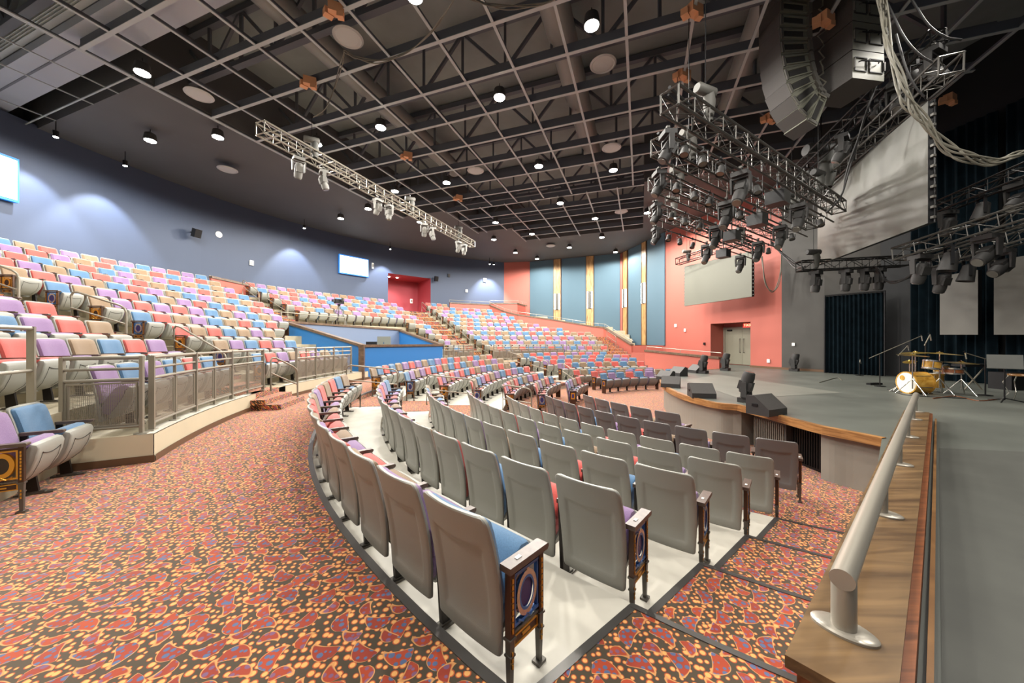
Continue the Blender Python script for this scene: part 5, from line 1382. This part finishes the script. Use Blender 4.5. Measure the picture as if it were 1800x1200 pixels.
# ------------------------------------------------------------------ loose cables
def cable(pts, r, m, label, n=1, spread=.05, group='loose hanging cables'):
    mb = MB(); P_ = smooth([Vector(p) for p in pts], 6)
    for s in range(n):
        ph = s * 1.7; mb.tube([p + Vector((spread * math.sin(ph + i * .35), spread * .6 * math.cos(ph * 1.3), spread * math.cos(ph + i * .3))) for i, p in enumerate(P_)], r, m, 6)
    return mb.build('hanging_cable', label=label, cat='cable', group=group, smooth=True)
cable([D(u, v, y) for u, v, y in ((1548, -10, 6.6), (1560, 70, 6.5), (1583, 140, 6.4), (1598, 185, 6.4), (1630, 218, 6.4), (1662, 255, 6.4), (1700, 276, 6.3), (1745, 286, 6.3), (1790, 270, 6.2), (1840, 255, 6.2))], .017, 'cable', 'thick pale cable bundle draped from the speaker column to the right edge', 6, .06)
cable([D(u, v, y) for u, v, y in ((1545, 130, 8.4), (1525, 190, 8.6), (1508, 250, 9.0), (1490, 300, 9.3), (1478, 345, 9.5), (1455, 372, 9.6))], .022, 'cablek', 'thin dark cable hanging diagonally across the huge screen', 2, .03)
cable([P(u, v, 9.25) for u, v in ((604, 88), (625, 100), (668, 108), (715, 92), (757, 57), (785, 20), (800, -6))], .014, 'cable', 'pale cable looping under the ceiling beside the top downlight', 3, .035)
cable([P(u, v, 9.25) for u, v in ((825, -4), (860, 8), (900, 13), (945, 9), (985, -5))], .014, 'cable', 'pale cable swag cut by the top edge of the ceiling', 3, .035)
cable([P(604, 88, 9.25), P(600, 110, 9.2), D(590, 150, 10.4), D(572, 190, 10.6), D(552, 205, 10.7)], .014, 'cable', 'pale cable dropping to the near end of the left truss', 2, .03)
cable([D(u, v, y) for u, v, y in ((1355, 425, 16), (1375, 445, 15.5), (1400, 468, 14), (1412, 470, 13.2))], .03, 'cablek', 'black cable drooping from the angled trusses to the low black truss', 3, .05)
cable([D(u, v, y) for u, v, y in ((1338, 450, 17), (1345, 495, 17), (1360, 512, 17), (1370, 490, 17), (1374, 440, 16.8))], .02, 'cable', 'pale cable loop hanging in front of the red wall', 2, .04)
cable([D(u, v, y) for u, v, y in ((1540, 470, 12.4), (1556, 490, 12.2), (1575, 495, 11.5), (1598, 488, 11), (1612, 470, 10.6))], .03, 'cablek', 'black cable swag between the low truss and the drum trusses', 2, .04)

# ------------------------------------------------------------------ curtains on stage
def curtain(a, b, z0, z1, label, folds, amp=.07, name='stage_curtain', pipes=False, m='curtain'):
    d = (b - a); L = d.length; d.normalize(); n = Vector((d.y, -d.x, 0)); mb = MB(); N_ = int(folds * 8)
    e = empty(name, a, label=label, cat='curtain', group='dark stage curtains')
    for s, off in ((0, 0), (1, .02)):
        pts = []
        for z in (z0, (z0 + z1) / 2, z1):
            for i in range(N_ + 1):
                t = i / N_; am = amp * (1 if z < z1 else .5); y = am * math.sin(t * folds * 2 * math.pi + .6 * math.sin(t * 17)) + off
                p = d * (t * L) + n * y; pts.append((p.x, p.y, z))
        mb.grid(pts, N_ + 1, 3, m)
    mb.build('drape', e, True)
    if pipes:
        for t in (0, L):
            mb = MB(); q = d * t + n * .1; mb.tube([q + Vector((0, 0, z0)), q + Vector((0, 0, z1 + .05))], .03, 'black', 8); mb.build('upright_pipe', e)
        mb = MB(); mb.tube([n * .1 + Vector((0, 0, z1 + .03)), d * L + n * .1 + Vector((0, 0, z1 + .03))], .03, 'black', 8); mb.build('cross_pipe', e)
ca, cb = D(1451, 600, 15.7), D(1556, 600, 14.2)
curtain(Vector((ca.x, ca.y, 0)), Vector((cb.x, cb.y, 0)), ZS + .01, 3.7, 'dark teal curtain on a pipe frame over the stage doorway', 14, .06, pipes=True)
curtain(Vector((15.45, 13.6, 0)), Vector((15.75, 11.4, 0)), ZS + .01, 9.2, 'tall dark teal curtain behind the drum kit', 9, .09)
curtain(Vector((15.75, 11.2, 0)), Vector((16.1, 6.2, 0)), ZS + .01, 9.2, 'widest tall dark teal curtain at the right of the stage', 18, .09)

# ------------------------------------------------------------------ things on the stage
def wedge(u, v, s, rz, label):
    p = P(u, v, ZS + .001); e = empty('stage_monitor', p, rz, label, 'speaker', 'wedge monitors along the stage lip'); mb = MB()
    w, d_, h = .58 * s, .42 * s, .37 * s
    prof = [(-d_ / 2, 0), (d_ / 2, 0), (d_ / 2, h * .35), (-d_ * .15, h), (-d_ / 2, h * .92)]
    k = len(mb.v)
    for x in (-w / 2, w / 2):
        for y, z in prof: mb.v.append((x, y, z))
    n = 5; mb.face([k + i for i in range(n)], 'fixture'); mb.face([k + n + i for i in range(n)][::-1], 'fixture')
    for i in range(n): j = (i + 1) % n; mb.face((k + i, k + j, k + n + j, k + n + i), 'grille' if i == 2 else 'fixture')
    mb.build('cabinet', e)
    mb = MB(); mb.box((w / 2 + .006, -d_ * .1, h * .5), (.012, .10, .05), 'black'); mb.build('carry_handle', e)
wedge(1347, 727, 1.0, math.radians(205), 'nearest black wedge monitor on the stage lip')
wedge(1233, 698, .95, math.radians(170), 'second nearest black wedge monitor on the stage lip')
wedge(1179, 680, .9, math.radians(150), 'black wedge monitor at the leftmost bulge of the stage')
wedge(1170, 667, .9, math.radians(120), 'black wedge monitor just behind the leftmost bulge')
wedge(1192, 660, 1.0, math.radians(110), 'black wedge monitor with a cable, far side of the stage lip')
wedge(1223, 655, 1.0, math.radians(100), 'farthest black wedge monitor, beside a moving head')
for u, v, s, lb in ((1312, 706, 1.0, 'black moving head standing on the stage between two wedge monitors'), (1236, 656, 1.15, 'black moving head on the floor at the far stage lip'), (1275, 651, 1.2, 'black moving head on the floor before the exit doors'), (1396, 652, 1.2, 'dark moving head on the floor against the black wall')):
    p = P(u, v, ZS); moving_head(p + Vector((0, 0, .005)), lb, .25, .7, 'fixture', s, up_=True, group='moving heads on the stage floor')
# bass speakers under the stage lip
pm0 = rin[19] + Vector((.12, -.02, 0)); pm1 = rin[11] + Vector((.12, 0, 0))
for i, (s0, s1, m1, lb) in enumerate(((0, .56, 'grille', 'wide black bass speaker with ribbed grille under the stage lip'), (.58, .97, 'black', 'glossy black bass speaker under the stage lip, near end'))):
    a_, b_ = pm0.lerp(pm1, s0), pm0.lerp(pm1, s1); d = (b_ - a_).normalized(); n = Vector((d.y, -d.x, 0))
    if n.x < 0: n = -n
    e = empty('bass_speaker', Vector((a_.x, a_.y, -.595)), 0, lb, 'speaker', 'bass speakers under the stage'); L_ = (b_ - a_).length
    R = Matrix(((n.x, d.x, 0), (n.y, d.y, 0), (0, 0, 1))); R = R if R.determinant() > 0 else Matrix(((n.x, -d.x, 0), (n.y, -d.y, 0), (0, 0, 1)))
    c = d * L_ / 2 + n * (.35 + .1 * i) + Vector((0, 0, .36)); mb = MB(); mb.box(c, (.7, L_, .70), m1, R=R); mb.build('cabinet', e)
    mb = MB()
    for q in range(int(L_ / .05)): mb.box(d * (q * .05 + .03) + n * (-.008 + .1 * i) + Vector((0, 0, .36)), (.02, .012, .62), 'riser' if i == 0 else 'black', R=R)
    mb.build('grille_ribs', e)
def std_tube(par_, pts, r, m, name): mb = MB(); mb.tube(pts, r, m, 8); return mb.build(name, par_)
# drum kit
ax = Vector((.96, -.12, 0)).normalized()          # from the front head to the player
k0 = P(1594, 691, ZS); k0 = Vector((k0.x, k0.y, ZS + .29))
def drum(name, c, axis, r, L, label, m='drum', up_=False, headm='head', legs=0):
    e = empty(name, c, label=label, cat='drum', group='drums of the kit'); R = frame(axis) @ Matrix.Rotation(-math.pi / 2, 3, 'X')
    mb = MB(); mb.lathe([(r, -L / 2), (r, L / 2)], m, 28, (0, 0, 0), R, caps=False); mb.build('drum_shell', e, True)
    for s in (-1, 1):
        mb = MB(); mb.lathe([(r - .02, s * (L / 2 - .005)), (r + .012, s * (L / 2 - .03)), (r + .012, s * (L / 2 + .01)), (r - .015, s * (L / 2 + .012))], m if L > .34 else 'chrome', 28, (0, 0, 0), R, caps=False); mb.build('hoop', e, True)
        mb = MB(); mb.lathe([(r - .016, s * (L / 2 + .006)), (.001, s * (L / 2 + .008))], headm, 28, (0, 0, 0), R); mb.build('drum_head', e)
    mb = MB()
    for i in range(6):
        t = i * math.pi / 3 + .3; q = R @ Vector(((r + .012) * math.cos(t), (r + .012) * math.sin(t), 0)); mb.beam(q - R @ Vector((0, 0, L * .4)), q + R @ Vector((0, 0, L * .4)), .012, .012, 'chrome')
    mb.build('tension_rods', e)
    for i in range(legs):
        t = i * 2 * math.pi / legs + .4; std_tube(e, [(r * math.cos(t), r * math.sin(t), L * .2), (r * 1.05 * math.cos(t), r * 1.05 * math.sin(t), ZS - c.z)], .008, 'chrome', 'leg')
    return e
kc = k0 + ax * .20
e = drum('bass_drum', kc, ax, .285, .42, 'amber wooden bass drum with a white front head on the stage')
mb = MB(); R = frame(ax) @ Matrix.Rotation(-math.pi / 2, 3, 'X'); q = R @ Vector((-.10, -.12, -.222)); mb.lathe([(.07, -.004), (.07, .0)], 'drum', 18, q, R)
for c_ in e.children:
    pass
mb.build('head_port', e)
for s in (-1, 1): std_tube(e, [(-.15, s * .25, -.1), (-.25, s * .42, -.285)], .01, 'chrome', 'leg')
drum('rack_tom', D(1638, 641, kc.y - .05), Vector((.15, 0, 1)), .17, .22, 'amber rack tom above the bass drum')
drum('rack_tom', D(1655, 648, kc.y + .25), Vector((-.05, .1, 1)), .15, .2, 'second amber tom behind the rack tom')
drum('floor_tom', D(1640, 668, kc.y + .3), Vector((0, 0, 1)), .2, .36, 'amber floor tom behind the bass drum', legs=3)
drum('snare_drum', D(1675, 652, kc.y - .2), Vector((.05, 0, 1)), .18, .15, 'reddish snare drum right of the amber toms', m='woodred')
def cymbal(u, v, Y, r, label, boom=None, tilt_=(.05, .05), hats=False):
    c = D(u, v, Y); e = empty('cymbal_stand', Vector((c.x, c.y, ZS)), label=label, cat='cymbal', group='cymbals on chrome stands'); h = c.z - ZS
    mb = MB(); R = Matrix.Rotation(tilt_[0], 3, 'X') @ Matrix.Rotation(tilt_[1], 3, 'Y'); mb.lathe([(r, -.012), (r * .5, .005), (r * .18, .014), (r * .12, .035), (.01, .04)], 'cymbal', 32, (0, 0, h), R); mb.build('cymbal', e, True)
    if hats: mb = MB(); mb.lathe([(r, -.02), (r * .5, -.035), (.01, -.045)], 'cymbal', 32, (0, 0, h), R); mb.build('cymbal', e, True)
    std_tube(e, [(0, 0, .15), (0, 0, h + .06)], .014, 'chrome', 'pole')
    for i in range(3): t = i * 2.094 + .5; std_tube(e, [(0, 0, .42), (.32 * math.cos(t), .32 * math.sin(t), .01)], .012, 'chrome', 'leg')
cymbal(1652, 621, 9.35, .40, 'large flat brass ride cymbal over the drum kit')
cymbal(1609, 619.5, 9.6, .30, 'upper left brass cymbal over the bass drum', tilt_=(.0, -.06))
cymbal(1604, 624, 9.3, .30, 'lower left brass cymbal, tilted, over the bass drum', tilt_=(.0, .12))
cymbal(1690, 637, 9.2, .30, 'brass hi-hat cymbals right of the snare drum', hats=True)
cymbal(1599, 635, 9.8, .14, 'small splash cymbal behind the bass drum', tilt_=(.1, -.3))
def mic_stand(u, v, Y, h, bu, bv, label, mdir=-.6):
    b = P(u, v, ZS); e = empty('microphone_stand', b, label=label, cat='microphone stand', group='boom microphone stands')
    top = Vector((0, 0, h)); tip = D(bu, bv, b.y) - b; back_ = top + (top - tip) * .25
    std_tube(e, [(0, 0, .02), top], .014, 'black', 'pole'); std_tube(e, [back_, tip], .011, 'rail', 'boom')
    mb = MB(); mb.lathe([(.13, 0), (.13, .015), (.03, .03)], 'black', 18); mb.build('base', e)
    mb = MB(); mb.tube([tip, tip + Vector((.03, 0, -.16))], .016, 'chrome', 8); mb.tube([tip + Vector((0, 0, .0)), tip + Vector((-.02, 0, .05)), tip + Vector((-.06, 0, .03))], .008, 'black', 6); mb.build('microphone', e)
mic_stand(1546.5, 679, 0, 1.02, 1620, 590, 'boom microphone stand left of the drum kit, boom rising right')
mic_stand(1627, 691, 0, 1.35, 1635, 588, 'tall black microphone stand in front of the bass drum')
mic_stand(1582, 676, 0, 1.0, 1596, 607, 'dark microphone stand behind the bass drum, short boom')
mic_stand(1732, 695, 0, .95, 1697, 620, 'microphone stand right of the hi-hat, boom pointing left')
mic_stand(1511, 660, 0, .55, 1512, 632, 'short microphone stand against the dark curtain')
b = P(1766, 706, ZS); e = empty('music_stand', b, math.radians(-50), 'black music stand with a wide desk right of the drum kit', 'music stand')
mb = MB(); mb.box((0, 0, .93), (.50, .02, .33), 'stagedark', R=Matrix.Rotation(-.25, 3, 'X')); mb.box((0, -.02, .775), (.50, .06, .015), 'stagedark'); mb.build('desk', e)
std_tube(e, [(0, .03, .04), (0, .03, .85)], .014, 'black', 'pole')
for i in range(3): t = i * 2.094 + .3; std_tube(e, [(0, .03, .08), (.3 * math.cos(t), .03 + .3 * math.sin(t), .01)], .012, 'black', 'leg')
b = P(1740, 690, ZS); e = empty('keyboard_stand', b + Vector((.2, .5, 0)), .1, 'low dark keyboard stand with splayed legs behind the music stand', 'keyboard stand')
mb = MB(); mb.box((0, 0, .72), (1.0, .3, .07), 'black'); mb.build('keyboard', e)
for s in (-1, 1): std_tube(e, [(s * .4, 0, .68), (-s * .3, 0, .01)], .018, 'rail', 'leg')
b = P(1797, 706, ZS); e = empty('wooden_stool', b, .2, 'wooden topped stool with curved white legs at the right edge', 'stool')
mb = MB(); mb.lathe([(.2, .60), (.21, .62), (.2, .64)], 'woodlip', 20); mb.build('seat', e)
for s in (-1, 1):
    for q in (-1, 1): std_tube(e, [(s * .14, q * .14, .6), (s * .2, q * .2, .45), (s * .12, q * .14, .2), (s * .22, q * .22, .01)], .012, 'chrome', 'leg')
mb = MB(); mb.box((0, 0, .25), (.6, .5, .5), 'black'); mb.build('road_case', label='black road case behind the stool at the right edge', cat='case', loc=P(1775, 684, ZS))
for i, (pts, lb) in enumerate(((((1560, 684), (1590, 693), (1640, 697), (1700, 700)), 'thin black cable snaking past the bass drum'), (((1480, 668), (1470, 664), (1440, 672)), 'short pale cable on the stage before the curtain'), (((1640, 700), (1680, 696), (1720, 704), (1762, 700)), 'reddish cable coil on the floor right of the kit'))):
    mb = MB(); mb.tube(smooth([P(u, v, ZS + .012) for u, v in pts], 6), .011, ('cablek', 'cable', 'woodred')[i], 6); mb.build('floor_cable', label=lb, cat='cable', group='cables on the stage floor')
mb = MB(); mb.box((0, 0, .03), (.5, .12, .06), 'black'); mb.build('pedal_bar', label='flat black pedal unit on the stage floor left of the drums', cat='pedal', loc=P(1537, 676, ZS), rz=.2)
